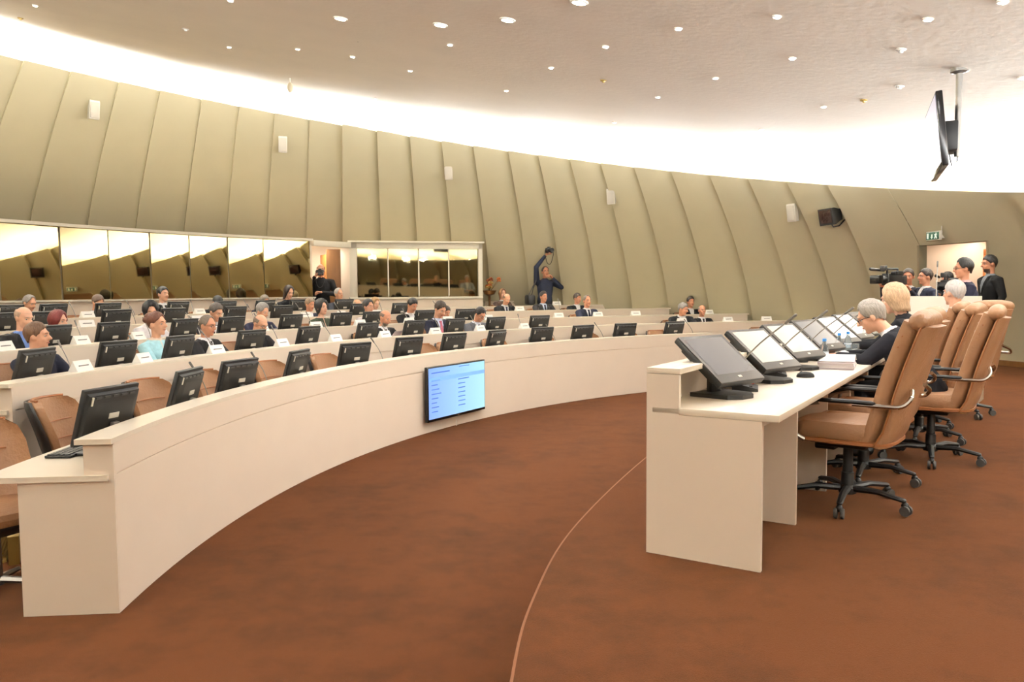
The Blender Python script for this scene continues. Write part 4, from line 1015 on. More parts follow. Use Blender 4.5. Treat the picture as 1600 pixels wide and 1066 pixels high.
def hair_mesh(style, m, seed=0):
    rnd = random.Random(seed)
    c = Vector((0, -0.014, 0.028)); rx, ry, rz_ = 0.079, 0.099, 0.099
    key = {'short': [(0, 55), (30, 60), (50, 74), (68, 98), (80, 112), (90, 108), (102, 96), (120, 122), (150, 136), (180, 138)],
           'receding': [(0, 28), (30, 32), (50, 62), (68, 96), (80, 110), (90, 106), (102, 94), (120, 116), (150, 130), (180, 132)],
           'bald': [(0, 0), (60, 0), (72, 96), (82, 108), (92, 104), (102, 92), (120, 112), (150, 124), (180, 126)],
           'bob': [(0, 44), (25, 50), (45, 95), (70, 172), (100, 188), (180, 196)],
           'long': [(0, 40), (25, 46), (45, 100), (70, 185), (100, 215), (180, 225)],
           'curly': [(0, 46), (30, 54), (50, 110), (75, 165), (100, 175), (180, 185)],
           'bun': [(0, 46), (30, 54), (55, 80), (80, 100), (100, 105), (140, 126), (180, 130)],
           'full': [(0, 48), (35, 54), (58, 92), (80, 110), (110, 126), (150, 146), (180, 150)]}[style]
    th = {'short': 0.15, 'receding': 0.08, 'bald': 0.035, 'bob': 0.2, 'long': 0.15, 'curly': 0.34, 'bun': 0.16, 'full': 0.2}[style]
    def pm(az):
        az = abs(az)
        for (a0, v0), (a1, v1) in zip(key, key[1:]):
            if a0 <= az <= a1: return v0 + (v1 - v0) * (az - a0) / (a1 - a0)
        return key[-1][1]
    def pt(az, po, k):
        a = math.radians(az); q = math.radians(po)
        if po <= 90: h, z = math.sin(q), math.cos(q)
        else: h, z = 1.0 - 0.22 * min(1, (po - 90) / 60) + (0.1 if style in ('bob', 'long') else 0), -(po - 90) / 60.0 * 0.9
        if style in ('short', 'receding', 'bald', 'bun') and po > 90: h = math.sin(q) * 0.35 + 0.65 - 0.12 * (po - 90) / 40; z = -(po - 90) / 60
        return c + Vector((rx * h * k * math.sin(a), ry * h * k * math.cos(a), rz_ * z * (k if z > 0 else 1)))
    NA, NP = 48, 9; outer, inner = [], []
    for j in range(NA):
        az = -180 + 360 * j / NA; P = pm(az); P += rnd.uniform(-5, 5) if P > 5 else 0; p0 = 64 if style == 'bald' else 0
        ro, ri = [], []
        for i in range(NP + 1):
            fr = i / NP; po = p0 + (max(P, p0 + 1) - p0) * fr
            wob = 1 + (0.05 if style == 'curly' else 0.012) * math.sin(az * 0.17 * 3 + i * 1.7 + seed) + rnd.uniform(-0.01, 0.01)
            k = (1.0 + th * (1 - 0.96 * fr ** 3) * (1.0 if abs(az) > 40 or style in ('curly', 'bob', 'bun', 'full') else 0.9)) * wob
            if style == 'bald' and P <= p0 + 1: k = 0.96
            ro.append(pt(az, po, k)); ri.append(pt(az, po, 0.955))
        outer.append(ro); inner.append(ri)
    g = MB()
    rings = [outer[j] + list(reversed(inner[j])) for j in range(NA)]; rings.append(rings[0])
    g.loft(rings, caps=False)
    if style == 'bun': g.ell((0, -0.105, 0.075), (0.052, 0.045, 0.05)); g.ell((0.03, -0.11, 0.05), (0.04, 0.04, 0.035))
    return g.mesh('hair', m, ang_=180)

PERSON_N = [0]
def person(label, loc, rz, pose='sit', scale=1.0, lean=4, yaw=0, pitch=0, roll=0, hair='short', hcol=(60, 45, 34), top=(28, 28, 32), shirt=(225, 225, 228), tie=None,
           trousers=(26, 26, 30), glasses=False, sk=0, arms=None, hands=('flat', 'flat'), jacket=True, female=False, voxel=0.0115, group=None, twist=0, beard=None):
    PERSON_N[0] += 1
    t = thing('person', label, 'person', loc, rz, group); t.scale = (scale, scale, scale)
    ph = R(lean); sp = Vector((0, math.sin(ph), math.cos(ph)))
    pel = Vector((0, 0, 0.56 if pose == 'sit' else 0.93))
    W = 0.88 if female else 1.0
    g = MB(); Z = []                                        # tagged capsules for colouring
    def cap(pts, rad, zone):
        g.tube(pts, rad, 12, capr=True)
        for i in range(len(pts) - 1): Z.append((Vector(pts[i]), Vector(pts[i + 1]), rad[i], rad[i + 1], zone))
    # torso
    fwd = Vector((0, math.cos(ph), -math.sin(ph)))
    prof = [(-0.11, .13, .10, 0), (-0.08, .165, .125, 0), (0.0, .178, .13, 0), (0.12, .162, .118, .004), (0.24, .178, .122, .008), (0.34, .19, .122, .004), (0.41, .185, .108, -.004), (0.455, .15, .09, -.01), (0.485, .095, .07, -.012), (0.505, .055, .055, -.012)]
    if female: prof = [(s, rx * (0.86 if 0.05 < s < 0.2 else 0.9), ry * (1.16 if 0.2 < s < 0.36 else 0.94), o) for s, rx, ry, o in prof]
    rings = []
    for s, rx, ry, o in prof:
        c_ = pel + sp * s + fwd * o
        rings.append([c_ + Vector((1, 0, 0)) * rx * math.copysign(abs(math.cos(a)) ** 0.85, math.cos(a)) + fwd * ry * math.sin(a) for a in (2 * math.pi * q / 20 for q in range(20))])
    g.loft(rings)
    def surf_y(s):
        for (s0, _, y0, o0), (s1, _, y1, o1) in zip(prof, prof[1:]):
            if s0 <= s <= s1:
                k = (s - s0) / (s1 - s0); return y0 + (y1 - y0) * k + o0 + (o1 - o0) * k
        return 0.08
    nb = pel + sp * 0.485
    # head
    hd = nb + Vector((0, math.sin(ph + R(pitch) * 0.45), math.cos(ph + R(pitch) * 0.45))) * 0.165 + fwd * 0.012
    HMx = T(*hd) @ RZ(R(-yaw)) @ RY(R(roll)) @ RX(R(-pitch))
    hp = lambda x, y, z: HMx @ Vector((x, y, z))
    g.tube([nb - sp * 0.03, nb + (hp(0, -0.022, -0.05) - nb) * 0.6, hp(0, -0.02, -0.04)], [0.056 * W, 0.052 * W, 0.056 * W], 12, capr=True); Z.append((nb + sp * 0.035, hp(0, -0.02, -0.04), 0.053, 0.056, 'skin'))
    g.ell((0, -0.014, 0.026), (0.074, 0.093, 0.093), HMx, n=20, m=13); Z.append((hp(0, -0.03, 0.03), hp(0, 0.0, 0.02), 0.085, 0.085, 'skin'))
    g.ell((0, 0.024, -0.034), (0.058, 0.062, 0.078), HMx, n=18, m=11); Z.append((hp(0, 0.03, 0.0), hp(0, 0.035, -0.08), 0.06, 0.045, 'skin'))
    g.ell((0, 0.062, -0.094), (0.026, 0.022, 0.02), HMx, n=12, m=7)
    g.ell((0.036, 0.05, -0.022), (0.024, 0.026, 0.024), HMx, n=10, m=7); g.ell((-0.036, 0.05, -0.022), (0.024, 0.026, 0.024), HMx, n=10, m=7)
    g.tube([(0, 0.078, 0.022), (0, 0.095, 0.0), (0, 0.108, -0.018)], [0.011, 0.0125, 0.0145], 8, HMx, capr=True)
    g.ell((0.014, 0.094, -0.021), (0.01, 0.012, 0.009), HMx, n=8, m=6); g.ell((-0.014, 0.094, -0.021), (0.01, 0.012, 0.009), HMx, n=8, m=6)
    g.tube([(-0.04, 0.066, 0.033), (-0.015, 0.078, 0.036), (0.015, 0.078, 0.036), (0.04, 0.066, 0.033)], [0.012, 0.013, 0.013, 0.012], 8, HMx, capr=True)
    for s_ in (-1, 1): g.ell((s_ * 0.079, -0.012, -0.006), (0.011, 0.02, 0.032), HMx, n=10, m=7)
    # arms
    sh_w = 0.2 * W
    sho = [pel + sp * 0.415 + Vector((s_ * sh_w, 0, 0)) for s_ in (-1, 1)]
    if arms is None:
        dz = 0.79
        arms = [((-0.25 * W, 0.17 + sp.y * 0.4, 0.80), (-0.10, 0.40 + sp.y * 0.3, dz)), ((0.25 * W, 0.17 + sp.y * 0.4, 0.80), (0.10, 0.41 + sp.y * 0.3, dz))]
        if pose == 'stand': arms = [((-0.25, -0.02, 1.10), (-0.25, 0.06, 0.86)), ((0.25, -0.02, 1.10), (0.25, 0.06, 0.86))]
    cuffs = []
    for k in (0, 1):
        el, wr = Vector(arms[k][0]), Vector(arms[k][1])
        inner = sho[k] * 0.75 + (pel + sp * 0.40) * 0.25
        cap([inner, sho[k], sho[k] * 0.5 + el * 0.5, el], [0.078 * W, 0.074 * W, 0.064 * W, 0.055 * W], 'top')
        cap([el, el * 0.5 + wr * 0.5, wr], [0.05 * W, 0.046 * W, 0.036 * W], 'top')
        d = (wr - el).normalized(); cap([wr, wr + d * 0.03], [0.027, 0.024], 'skin'); cuffs.append((wr, d))
    # legs
    for s_ in (-1, 1):
        if pose == 'sit':
            pts = [Vector((s_ * 0.08, -0.02, 0.545)), Vector((s_ * 0.095, 0.2, 0.55)), Vector((s_ * 0.11, 0.43, 0.53))]; kn = pts[-1]; an = Vector((s_ * 0.11, 0.40, 0.10))
        else:
            pts = [Vector((s_ * 0.085, 0, 0.90)), Vector((s_ * 0.09, 0.01, 0.70)), Vector((s_ * 0.095, 0.015, 0.50))]; kn = pts[-1]; an = Vector((s_ * 0.10, -0.01, 0.10))
        cap(pts, [0.09 * W, 0.082 * W, 0.062], 'leg'); cap([kn, kn * 0.55 + an * 0.45, an], [0.062, 0.058, 0.045], 'leg')
        cap([an + Vector((0, -0.02, -0.045)), an + Vector((s_ * 0.01, 0.08, -0.062)), an + Vector((s_ * 0.015, 0.17, -0.068))], [0.042, 0.038, 0.03], 'shoe')
    me = remesh(g, voxel, 2)
    n = len(me.polygons); cen = np.empty(n * 3, np.float32); me.polygons.foreach_get('center', cen); cen = cen.reshape(-1, 3)
    zones = ['top', 'skin', 'leg', 'shoe']; best = np.full(n, 9.0); zi = np.zeros(n, np.int32)
    rel = cen - np.array(pel); s = rel @ np.array(sp); fy = rel @ np.array(fwd); fx = rel[:, 0]
    # torso pseudo distance
    td = np.where((s > -0.02) & (s < 0.50), np.hypot(fx, fy) - np.interp(s, [p[0] for p in prof], [max(p[1], p[2]) for p in prof]), 9.0)
    best = np.where(td < best, td, best)
    for a, b, ra, rb_, zn in Z:
        d = seg_dist(cen, a, b, ra, rb_); zi = np.where(d < best, zones.index(zn), zi); best = np.minimum(best, d)
    zi = np.where((s < 0.03) & (zi == 0) & (np.abs(fx) < 0.2) & (cen[:, 2] < pel.z + 0.06), 2, zi)
    wedge = (zi == 0) & (fy > 0.015) & (s > 0.2) & (np.abs(fx) < 0.008 + np.maximum(0, s - 0.2) * (0.2 if jacket else 0.0))
    collar = ((zi == 0) | (zi == 1)) & (s > 0.487) & (s < 0.512) & (np.hypot(fx, fy + 0.0) < 0.085)
    zi = np.where(wedge | collar, 4, zi)
    if beard:
        hr = np.array(HMx.inverted()); hc = cen @ hr[:3, :3].T + hr[:3, 3]
        zi = np.where((zi == 1) & (hc[:, 2] < -0.062) & (hc[:, 2] > -0.14) & (hc[:, 1] > 0.015), 5, zi)
    for m in (cloth(top), skin(sk), cloth(trousers), BLACK, cloth(shirt)): me.materials.append(m)
    if beard: me.materials.append(hairm(beard))
    me.polygons.foreach_set('material_index', zi.astype(np.int32)); me.polygons.foreach_set('use_smooth', [True] * n)
    link('body', me, t)
    # hair and features
    if hair != 'none': link('hair', hair_mesh(hair, hairm(hcol), PERSON_N[0]), t, HMx)
    bm_ = hairm(hcol)
    for s_ in (-1, 1):
        link('eye', FEAT['eye'], t, HMx @ T(s_ * 0.031, 0.0705, 0.008) @ RZ(R(-s_ * 14)))
        e = link('eyebrow', FEAT['brow'], t, HMx @ T(s_ * 0.031, 0.0845, 0.033) @ RZ(R(-s_ * 18)))
        e.material_slots[0].link = 'OBJECT'; e.material_slots[0].material = bm_
    link('lips', FEAT['lips'], t, HMx @ T(0, 0.0865, -0.056))
    if glasses: link('glasses', FEAT['glasses'], t, HMx)
    if tie:
        g = MB(); rr = []
        for s__, w in ((0.475, 0.018), (0.46, 0.021), (0.44, 0.014), (0.36, 0.024), (0.26, 0.032), (0.19, 0.036)):
            c_ = pel + sp * s__ + fwd * (surf_y(s__) + (0.012 if s__ < 0.47 else 0.022)); rr.append([c_ + Vector((-w, 0, 0)), c_ + Vector((w, 0, 0)), c_ + Vector((w, 0, 0)) - fwd * 0.016, c_ + Vector((-w, 0, 0)) - fwd * 0.016])
        g.loft(rr); g.obj('tie', cloth(tie), t, smooth=False)
    if jacket:
        for s_ in (-1, 1):
            g = MB(); rr = []
            for s__, x0, x1 in ((0.478, 0.062, 0.082), (0.44, 0.058, 0.10), (0.38, 0.044, 0.094), (0.30, 0.026, 0.062), (0.215, 0.004, 0.016)):
                y_ = surf_y(s__); f0 = fwd * (y_ * math.sqrt(max(0.1, 1 - (x0 / 0.185) ** 2)) + 0.008); f1 = fwd * (y_ * math.sqrt(max(0.1, 1 - (x1 / 0.185) ** 2)) + 0.007); b_ = pel + sp * s__
                rr.append([b_ + Vector((s_ * x0, 0, 0)) + f0, b_ + Vector((s_ * x1, 0, 0)) + f1, b_ + Vector((s_ * x1, 0, 0)) + f1 - fwd * 0.014, b_ + Vector((s_ * x0, 0, 0)) + f0 - fwd * 0.014])
            g.loft(rr); g.obj('lapel', cloth(tuple(int(v * 0.92) for v in top)), t, smooth=False)
    for k, (wr, d) in enumerate(cuffs):
        if hands[k] is None: continue
        y_ = d; up = Vector((0, 0, 1)) if abs(d.z) < 0.8 else Vector((0, 1, 0)) if pose == 'sit' else Vector((1 if k else -1, 0.0, 0))
        x_ = y_.cross(up).normalized(); z_ = x_.cross(y_).normalized(); M = Matrix.Identity(4)
        for q in range(3): M[q][0] = x_[q]; M[q][1] = y_[q]; M[q][2] = z_[q]; M[q][3] = (wr + d * 0.025)[q]
        h = (HANDS_M if k == 0 else HANDS)[hands[k]]      # thumbs point to the middle
        o = link('hand', h, t, M)
        if not len(h.materials): h.materials.append(skin(0))
        o.material_slots[0].link = 'OBJECT'; o.material_slots[0].material = skin(sk)
    return t

NAVY, BLK, CHAR, GRY = (30, 32, 46), (20, 20, 22), (38, 37, 38), (104, 106, 112)
# row, head px x, head top px y, turn of body, lean, head yaw, head pitch, options, label
SEATED = [
 (1, 57, 506, 0, 4, -22, 0, dict(hair='short', hcol=(96, 66, 42), top=NAVY, shirt=(196, 190, 226), sk=0), 'brown-haired man in navy jacket and lilac shirt, second row far left'),
 (1, 244, 490, 0, 4, -6, 0, dict(hair='bun', hcol=(92, 48, 28), top=(168, 214, 224), shirt=(225, 205, 190), female=True, jacket=False, sk=0), 'auburn-haired woman in light blue jacket, second row'),
 (1, 322, 494, 8, 8, 4, 8, dict(hair='receding', hcol=(112, 100, 88), top=CHAR, tie=(26, 26, 34), glasses=True, sk=1), 'man in glasses and dark suit beside the woman in light blue'),
 (1, 405, 492, 0, 14, 0, 28, dict(hair='bald', hcol=(120, 104, 92), top=CHAR, glasses=True, sk=0), 'bald man with glasses reading, second row'),
 (1, 601, 485, 0, 10, -4, 24, dict(hair='bald', hcol=(130, 112, 100), top=CHAR, tie=(70, 60, 56), beard=(140, 124, 110), sk=1), 'bald bearded man in dark suit holding papers, second row'),
 (1, 686, 472, 0, 8, 0, 30, dict(hair='short', hcol=(54, 40, 30), top=NAVY, shirt=(202, 210, 232), tie=(204, 120, 138), sk=0), 'man with pink tie looking down, second row'),
 (1, 749, 481, 0, 16, -4, 34, dict(hair='short', hcol=(34, 26, 22), top=GRY, shirt=(226, 230, 240), tie=(30, 34, 50), glasses=True, sk=1), 'man in grey jacket leaning over the second row desk'),
 (1, 1070, 474, -10, 20, -40, 14, dict(hair='short', hcol=(136, 132, 128), top=BLK, sk=1), 'grey-haired man leaning to his neighbour at the far right end'),
 (1, 1097, 477, 0, 4, 8, 0, dict(hair='bald', hcol=(150, 140, 130), top=BLK, tie=(20, 20, 24), sk=1), 'bald man in black suit at the far right end'),
 (2, 38, 480, -12, 6, -8, 16, dict(hair='bald', hcol=(190, 160, 140), top=CHAR, shirt=(120, 150, 214), sk=2), 'bald man in dark jacket and blue shirt, third row left'),
 (2, 90, 487, 0, 5, -10, 8, dict(hair='bob', hcol=(104, 26, 24), top=(30, 26, 28), shirt=(214, 180, 170), female=True, sk=2), 'woman with short dark red hair in black jacket'),
 (2, 234, 474, 0, 4, 30, 10, dict(hair='curly', hcol=(18, 16, 18), top=(224, 220, 222), shirt=(230, 228, 230), female=True, jacket=False), 'woman with black hair and white blouse behind the auburn-haired woman'),
 (2, 336, 475, 0, 12, 0, 26, dict(hair='short', hcol=(86, 80, 76), top=(42, 38, 40), sk=0), 'grey-haired man in dark suit bending forward, third row'),
 (2, 409, 475, 0, 10, -6, 22, dict(hair='full', hcol=(150, 146, 142), top=(36, 36, 56), sk=0), 'man with wavy grey hair in navy suit, third row'),
 (2, 502, 470, 0, 4, -4, 0, dict(hair='curly', hcol=(22, 18, 18), top=(58, 66, 52), shirt=(220, 180, 160), female=True, jacket=False, sk=2), 'woman with big dark curly hair in green top'),
 (2, 575, 469, 0, 6, -6, 6, dict(hair='full', hcol=(26, 22, 22), top=(196, 184, 186), shirt=(226, 214, 210), female=True, jacket=False), 'short-haired woman in pale patterned jacket, third row'),
 (2, 643, 467, 0, 12, -2, 30, dict(hair='short', hcol=(28, 24, 22), top=BLK, sk=1), 'black-haired man in open white collar, third row'),
 (2, 697, 479, 0, 14, 0, 26, dict(hair='short', hcol=(60, 50, 44), top=CHAR, sk=1), 'man in dark suit half hidden behind the pink-tied man'),
 (2, 917, 462, 0, 3, 0, 0, dict(hair='receding', hcol=(120, 108, 98), top=NAVY, tie=(28, 26, 40), sk=1), 'balding man in navy suit beside a white plate, third row'),
 (2, 1079, 464, 0, 4, 0, 0, dict(hair='short', hcol=(46, 38, 34), top=BLK, sk=3), 'dark-haired man behind the two men at far right'),
 (3, 484, 467, 0, 8, -8, 12, dict(hair='short', hcol=(132, 112, 92), top=NAVY, sk=1), 'man with light brown hair in navy suit, fourth row'),
 (3, 558, 468, 0, 12, 0, 20, dict(hair='bald', hcol=(170, 150, 130), top=(60, 62, 84), shirt=(196, 196, 224), sk=0), 'bald man mostly hidden by a monitor, fourth row'),
 (3, 586, 466, 0, 8, 0, 14, dict(hair='bob', hcol=(186, 150, 108), top=(60, 54, 50), female=True, jacket=False, sk=2), 'blonde woman half hidden, fourth row'),
 (3, 791, 459, 0, 12, 0, 28, dict(hair='bald', hcol=(140, 120, 100), top=BLK, tie=(30, 34, 60), sk=0), 'bald man in black suit looking down, fourth row'),
 (3, 849, 456, 0, 4, -6, 2, dict(hair='short', hcol=(48, 38, 32), top=CHAR, shirt=(190, 205, 226), tie=(24, 28, 44), sk=1), 'dark-haired man in dark suit below the reaching photographer'),
 (3, 902, 459, 0, 6, -20, 8, dict(hair='short', hcol=(62, 52, 46), top=BLK, sk=1), 'dark-haired man behind the balding man in navy'),
 (4, 45, 462, 0, 8, -10, 20, dict(hair='receding', hcol=(150, 144, 140), top=CHAR, sk=0), 'grey-haired man in the rear row, far left'),
 (4, 152, 462, 0, 10, -4, 24, dict(hair='short', hcol=(104, 86, 74), top=(40, 44, 66), sk=0), 'man in blue suit with head down, rear row left'),
 (4, 254, 449, 0, 2, -6, 0, dict(hair='short', hcol=(24, 20, 20), top=BLK, tie=(24, 24, 28), sk=2), 'young dark-haired man sitting upright in black suit, rear row'),
 (4, 339, 463, 0, 18, 0, 42, dict(hair='short', hcol=(22, 20, 20), top=BLK, sk=1), 'black-haired man bowed behind his monitor, rear row'),
 (4, 413, 462, 0, 8, -4, 18, dict(hair='short', hcol=(150, 140, 130), top=NAVY, sk=1), 'grey-haired man behind a monitor in the rear row'),
 (4, 450, 447, 0, 6, 0, 22, dict(hair='long', hcol=(34, 22, 20), top=BLK, female=True, jacket=False, shirt=(24, 24, 26), sk=2), 'woman with long dark hair in black, rear row'),
 (4, 529, 451, 0, 4, -6, 4, dict(hair='receding', hcol=(196, 192, 188), top=(34, 36, 42), sk=0), 'white-haired man beside the photographer, rear row'),
 (4, 785, 452, 0, 6, 0, 0, dict(hair='long', hcol=(116, 78, 48), top=(60, 44, 36), female=True, jacket=False, sk=2), 'woman with brown hair behind the bald man'),
]
for row, px, py, turn, lean, yaw, pitch, opt, lb in SEATED:
    r = RK[row] + 0.92; p = on_circ(px, py, r); a = ang(p)
    # the head sits forward of the seat when leaning
    fwd_ = 0.65 * math.sin(R(lean)) + 0.10 * math.sin(R(pitch)) * 0.6
    p = on_circ(px, py, r - fwd_); a = ang(p); top_z = p.z
    q = arc_pt(r, a); z0 = FL[row]
    nat = 0.56 + 0.485 * math.cos(R(lean)) + 0.165 * math.cos(R(lean) + R(pitch) * 0.45) + 0.118
    sc = min(1.08, max(0.88, (top_z - z0) / nat))
    person(lb, (q.x, q.y, z0), face_in(a) + R(turn), 'sit', sc, lean, yaw, pitch, **opt)
    shell_chair((arc_pt(r + 0.03, a).x, arc_pt(r + 0.03, a).y, z0), face_in(a) + R(turn), 'tan leather chair under the ' + ' '.join(lb.replace(',', '').split()[:9]))

# ------------------------------------------------------------------ people at the presiding desk
DESKARM = [((-0.27, 0.40, 0.76), (-0.10, 0.60, 0.775)), ((0.27, 0.40, 0.76), (0.06, 0.60, 0.775))]
person('grey-haired man in glasses and dark suit writing at the presiding desk', pres(3.07, 0.98, POD), EXRZ + R(2), 'sit', 1.0, 33, -4, 26, hair='full', hcol=(150, 142, 132), top=(24, 24, 30), glasses=True, sk=0,
       arms=DESKARM, hands=('flat', 'grip'), voxel=0.009)
person('blonde woman in black at the presiding desk', pres(3.92, 0.83, POD), EXRZ + R(-4), 'sit', 1.02, 13, 6, 16, hair='bob', hcol=(192, 160, 126), top=(18, 18, 22), shirt=(24, 24, 28), female=True, jacket=False, sk=2, voxel=0.009)
person('man with cropped white hair in pale jacket at the presiding desk', pres(5.6, 1.05, POD), EXRZ - R(42), 'sit', 1.03, 3, -4, 2, hair='short', hcol=(206, 200, 196), top=(172, 178, 192), shirt=(232, 234, 240), sk=0, voxel=0.009)

# ------------------------------------------------------------------ standing people
def heading(dx, dy): return math.atan2(dy, dx) - math.pi / 2
def stand_at(px, py_top, depth, z0):
    p = at_depth(px, py_top, depth); return (p.x, p.y, z0), min(1.13, max(0.9, (p.z - z0) / 1.70))
l_, s_ = stand_at(1512, 405, 9.45, POD)
person('dark-haired woman in navy speaking at the white lectern', l_, heading(-0.95, 0.15), 'stand', s_, 3, 4, 4, hair='full', hcol=(14, 12, 14), top=(28, 28, 46), shirt=(206, 170, 170), female=True, jacket=False, glasses=True, sk=1,
       arms=[((-0.22, 0.10, 1.12), (-0.12, 0.33, 1.10)), ((0.22, 0.10, 1.12), (0.12, 0.33, 1.10))])
l_, s_ = stand_at(1549, 400, 12.0, POD)
person('tall bearded man in black blazer and jeans standing by the doorway', l_, heading(-1, 0.05), 'stand', s_, 1, 0, 6, hair='short', hcol=(20, 18, 18), top=(14, 14, 15), shirt=(120, 124, 130), trousers=(40, 44, 56), beard=(78, 56, 46), sk=3,
       arms=[((-0.26, -0.03, 1.12), (-0.25, 0.05, 0.88)), ((0.26, -0.03, 1.12), (0.25, 0.05, 0.88))])
l_, s_ = stand_at(1421, 421, 11.6, POD)
person('dark-haired cameraman with a shoulder video camera', l_, heading(-0.75, -0.66), 'stand', s_, 2, -14, 4, hair='short', hcol=(50, 40, 34), top=(30, 32, 44), sk=3,
       arms=[((-0.26, 0.16, 1.16), (-0.16, 0.34, 1.36)), ((0.34, 0.10, 1.2), (0.27, 0.34, 1.42))], hands=('grip', 'grip'))
CAM1 = l_
l_, s_ = stand_at(1449, 421, 11.3, POD)
person('man with slicked dark hair in slate jacket, in profile behind the lectern', l_, heading(-1, 0.0), 'stand', s_, 2, 0, 0, hair='short', hcol=(42, 30, 24), top=(46, 50, 66), sk=1)
l_, s_ = stand_at(1489, 425, 12.2, POD)
person('second cameraman bent over a camera behind the speaking woman', l_, heading(-0.9, -0.4), 'stand', s_, 8, 0, 20, hair='short', hcol=(22, 20, 20), top=(22, 22, 24), sk=3,
       arms=[((-0.26, 0.2, 1.16), (-0.1, 0.4, 1.3)), ((0.28, 0.2, 1.16), (0.12, 0.42, 1.3))], hands=('grip', 'grip'))
CAM2 = l_
PH1 = at_depth(501, 413, 17.35); sc1 = (PH1.z - FL[4]) / 1.70
person('bald photographer in black holding a camera to his face', (PH1.x, PH1.y, FL[4]), heading(0.25, -1), 'stand', sc1, 4, 0, 2, hair='bald', hcol=(90, 76, 66), top=(18, 18, 20), shirt=(20, 20, 22), jacket=False, sk=0,
       arms=[((-0.28, 0.12, 1.10), (-0.02, 0.24, 1.14)), ((0.30, 0.16, 1.22), (0.12, 0.2, 1.44))], hands=('grip', 'grip'))
PH2 = at_depth(851, 417, 19.0); sc2 = (PH2.z - FL[4]) / 1.70
person('photographer reaching a camera high above his head by the wall', (PH2.x, PH2.y, FL[4]), heading(0.35, -1), 'stand', sc2, 3, 0, -2, hair='receding', hcol=(60, 50, 44), top=(34, 38, 52), shirt=(30, 32, 44), jacket=False, sk=1,
       arms=[((-0.36, 0.10, 1.24), (-0.13, 0.16, 1.44)), ((0.27, 0.18, 1.68), (0.12, 0.32, 1.92))], hands=('grip', 'grip'))

# ------------------------------------------------------------------ cameras
def photo_camera(loc, rz, sc, label):
    t = thing('photo_camera', label, 'camera', loc, rz); t.scale = (sc, sc, sc)      # lens along +Y
    g = MB(); g.box((0, 0, 0), (0.15, 0.07, 0.11), bev=0.014); g.box((0, 0, 0.065), (0.06, 0.06, 0.035), bev=0.01); g.obj('body', BLACK, t)
    g = MB(); g.lathe([(0.036, 0.03), (0.038, 0.06), (0.042, 0.07), (0.042, 0.15), (0.046, 0.16), (0.046, 0.19), (0.036, 0.19), (0.002, 0.18)], 18, RX(R(-90))); g.obj('lens', BLACK, t)
    g = MB(); g.box((-0.058, 0.025, -0.005), (0.034, 0.04, 0.1), bev=0.012); g.obj('grip', DARKG, t)
    g = MB(); g.tube([tuple(p) for p in catmull([Vector(p) for p in ((-0.075, 0, 0.04), (-0.10, 0.0, -0.08), (-0.03, 0.02, -0.28), (0.05, 0.02, -0.26), (0.09, 0, -0.06), (0.075, 0, 0.04))], 5)], 0.007, 6); g.obj('strap', BLACK, t)
    return t
hd = heading(0.25, -1)
photo_camera((T(PH1.x, PH1.y, FL[4]) @ RZ(hd)) @ (Vector((0.02, 0.19, 1.53)) * sc1), hd, 1.1, 'black camera held to the bald photographer\'s face')
hd = heading(0.35, -1)
photo_camera((T(PH2.x, PH2.y, FL[4]) @ RZ(hd)) @ (Vector((0.05, 0.38, 2.04)) * sc2), hd, 1.1, 'black camera held up high against the beige wall')
hd2 = heading(0.2, -1)
def video_camera(loc, rz, label):
    t = thing('video_camera', label, 'video camera', loc, rz)
    g = MB(); g.box((0, 0, 0), (0.11, 0.34, 0.17), bev=0.015); g.box((0, -0.22, -0.01), (0.09, 0.14, 0.13), bev=0.012); g.obj('body', BLACK, t)
    g = MB(); g.lathe([(0.05, 0.16), (0.05, 0.22), (0.058, 0.23), (0.058, 0.30)], 16, RX(R(-90))); g.obj('lens', BLACK, t)
    g = MB(); g.box((0, 0.36, 0), (0.15, 0.1, 0.12), bev=0.012); g.obj('lens_hood', BLACKG, t)
    g = MB(); g.tube([(0, -0.12, 0.08), (0, -0.12, 0.15), (0, 0.12, 0.15), (0, 0.12, 0.08)], 0.016, 8); g.obj('handle', BLACK, t)
    g = MB(); g.tube([(0.08, 0.08, 0.13), (0.08, 0.38, 0.15)], [0.017, 0.022], 10, capr=True); g.obj('microphone', DARKG, t)
    g = MB(); g.tube([(-0.06, 0.1, 0.09), (-0.13, 0.1, 0.09)], 0.025, 10); g.box((-0.13, 0.05, 0.09), (0.06, 0.12, 0.06), bev=0.01); g.obj('viewfinder', BLACK, t)
    g = MB(); g.box((0, 0.2, 0.16), (0.09, 0.05, 0.07), bev=0.008); g.obj('lamp', DARKG, t)
    return t
p = at_depth(1394, 437, 11.25); video_camera(p, heading(-0.85, -0.5), 'large black video camera on the cameraman\'s shoulder at right')
p = at_depth(1478, 447, 11.7); video_camera(p, heading(-0.6, -0.8), 'black video camera behind the lectern, aimed at the speaking woman')
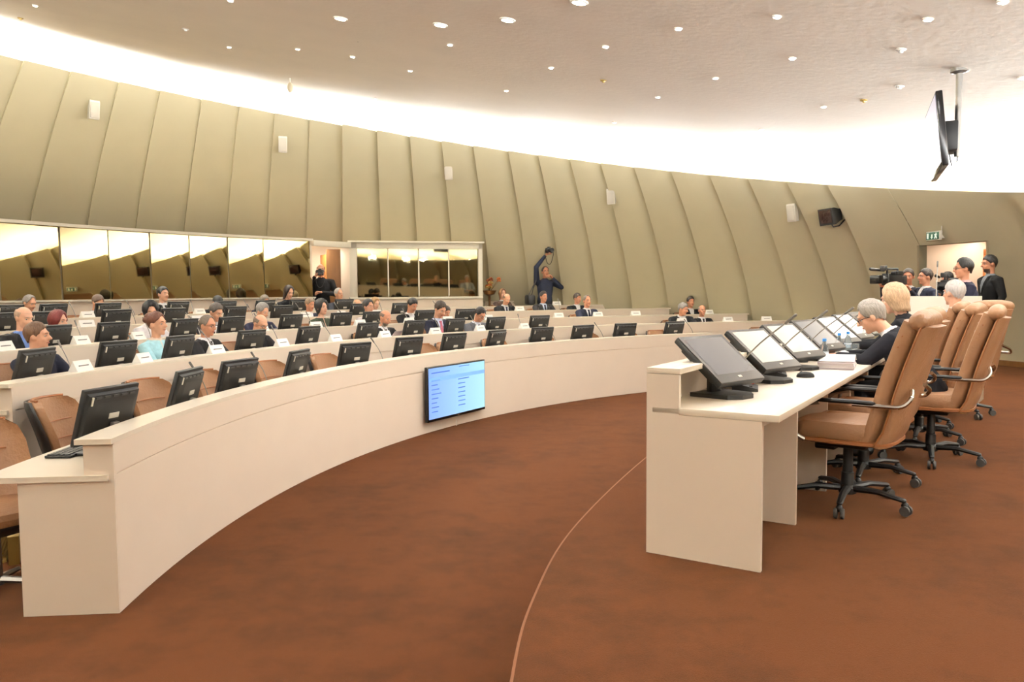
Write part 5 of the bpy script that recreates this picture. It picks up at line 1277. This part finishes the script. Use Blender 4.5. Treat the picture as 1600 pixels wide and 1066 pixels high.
# camera bag of the reaching photographer
hb = heading(0.35, -1); bm_ = T(PH2.x, PH2.y, FL[4]) @ RZ(hb)
bp_ = bm_ @ (Vector((0.36, 0.02, 0.86)) * sc2)
t = thing('camera_bag', 'black shoulder bag hanging at the reaching photographer\'s hip', 'bag', bp_, hb)
g = MB(); g.box((0, 0, 0.12), (0.2, 0.3, 0.24), bev=0.05); g.obj('body', BLACK, t)
g = MB(); g.tube([(0.0, 0.1, 0.22), (-0.04, 0.12, 0.4), (-0.2, 0.08, 0.72), (-0.24, -0.04, 0.70), (-0.1, -0.12, 0.4), (0.0, -0.1, 0.22)], 0.012, 6); g.obj('strap', BLACK, t)

# loose papers on the desks
def paper(row, px, dr, rot, tilt, label, m=PAPER, sx=0.21, sy=0.29):
    a = ang(on_circ(px, 533, RK[row] + dr)); p = arc_pt(RK[row] + dr, a, ZT[row] - 0.19)
    t = thing('paper_sheet', label, 'paper', p, a + math.pi / 2 + R(rot))
    g = MB(); rr = []
    for i in range(7):
        y = -sy / 2 + sy * i / 6; z = 0.004 + 0.012 * math.sin(math.pi * i / 6)
        rr.append([(-sx / 2, y, z), (sx / 2, y, z), (sx / 2, y, z + 0.002), (-sx / 2, y, z + 0.002)])
    g.loft(rr, T(0, 0, 0.5 * sy * math.sin(R(tilt)) + 0.002) @ RX(R(tilt))); g.obj('sheet', m, t)
    g = MB()
    for i in range(5): g.box((0, -sy * 0.3 + i * sy * 0.14, 0.006 + 0.012 * math.sin(math.pi * (0.2 + 0.14 * i))), (sx * 0.7, 0.006, 0.001), T(0, 0, 0.5 * sy * math.sin(R(tilt)) + 0.0035) @ RX(R(tilt)))
    g.obj('print', INK, t, smooth=False)
LILAC = MATS['lilac_paper']
paper(1, 617, 0.46, 10, 55, 'pale sheet of paper before the bald bearded man', LILAC)
paper(2, 424, 0.48, -8, 40, 'white sheet of paper held by the man with wavy grey hair', PAPER)
paper(2, 580, 0.44, 0, 48, 'blue folder before the short-haired woman in pale jacket', mat('blue_card', (40, 78, 170), 0.5, var=0.04), 0.3, 0.2)
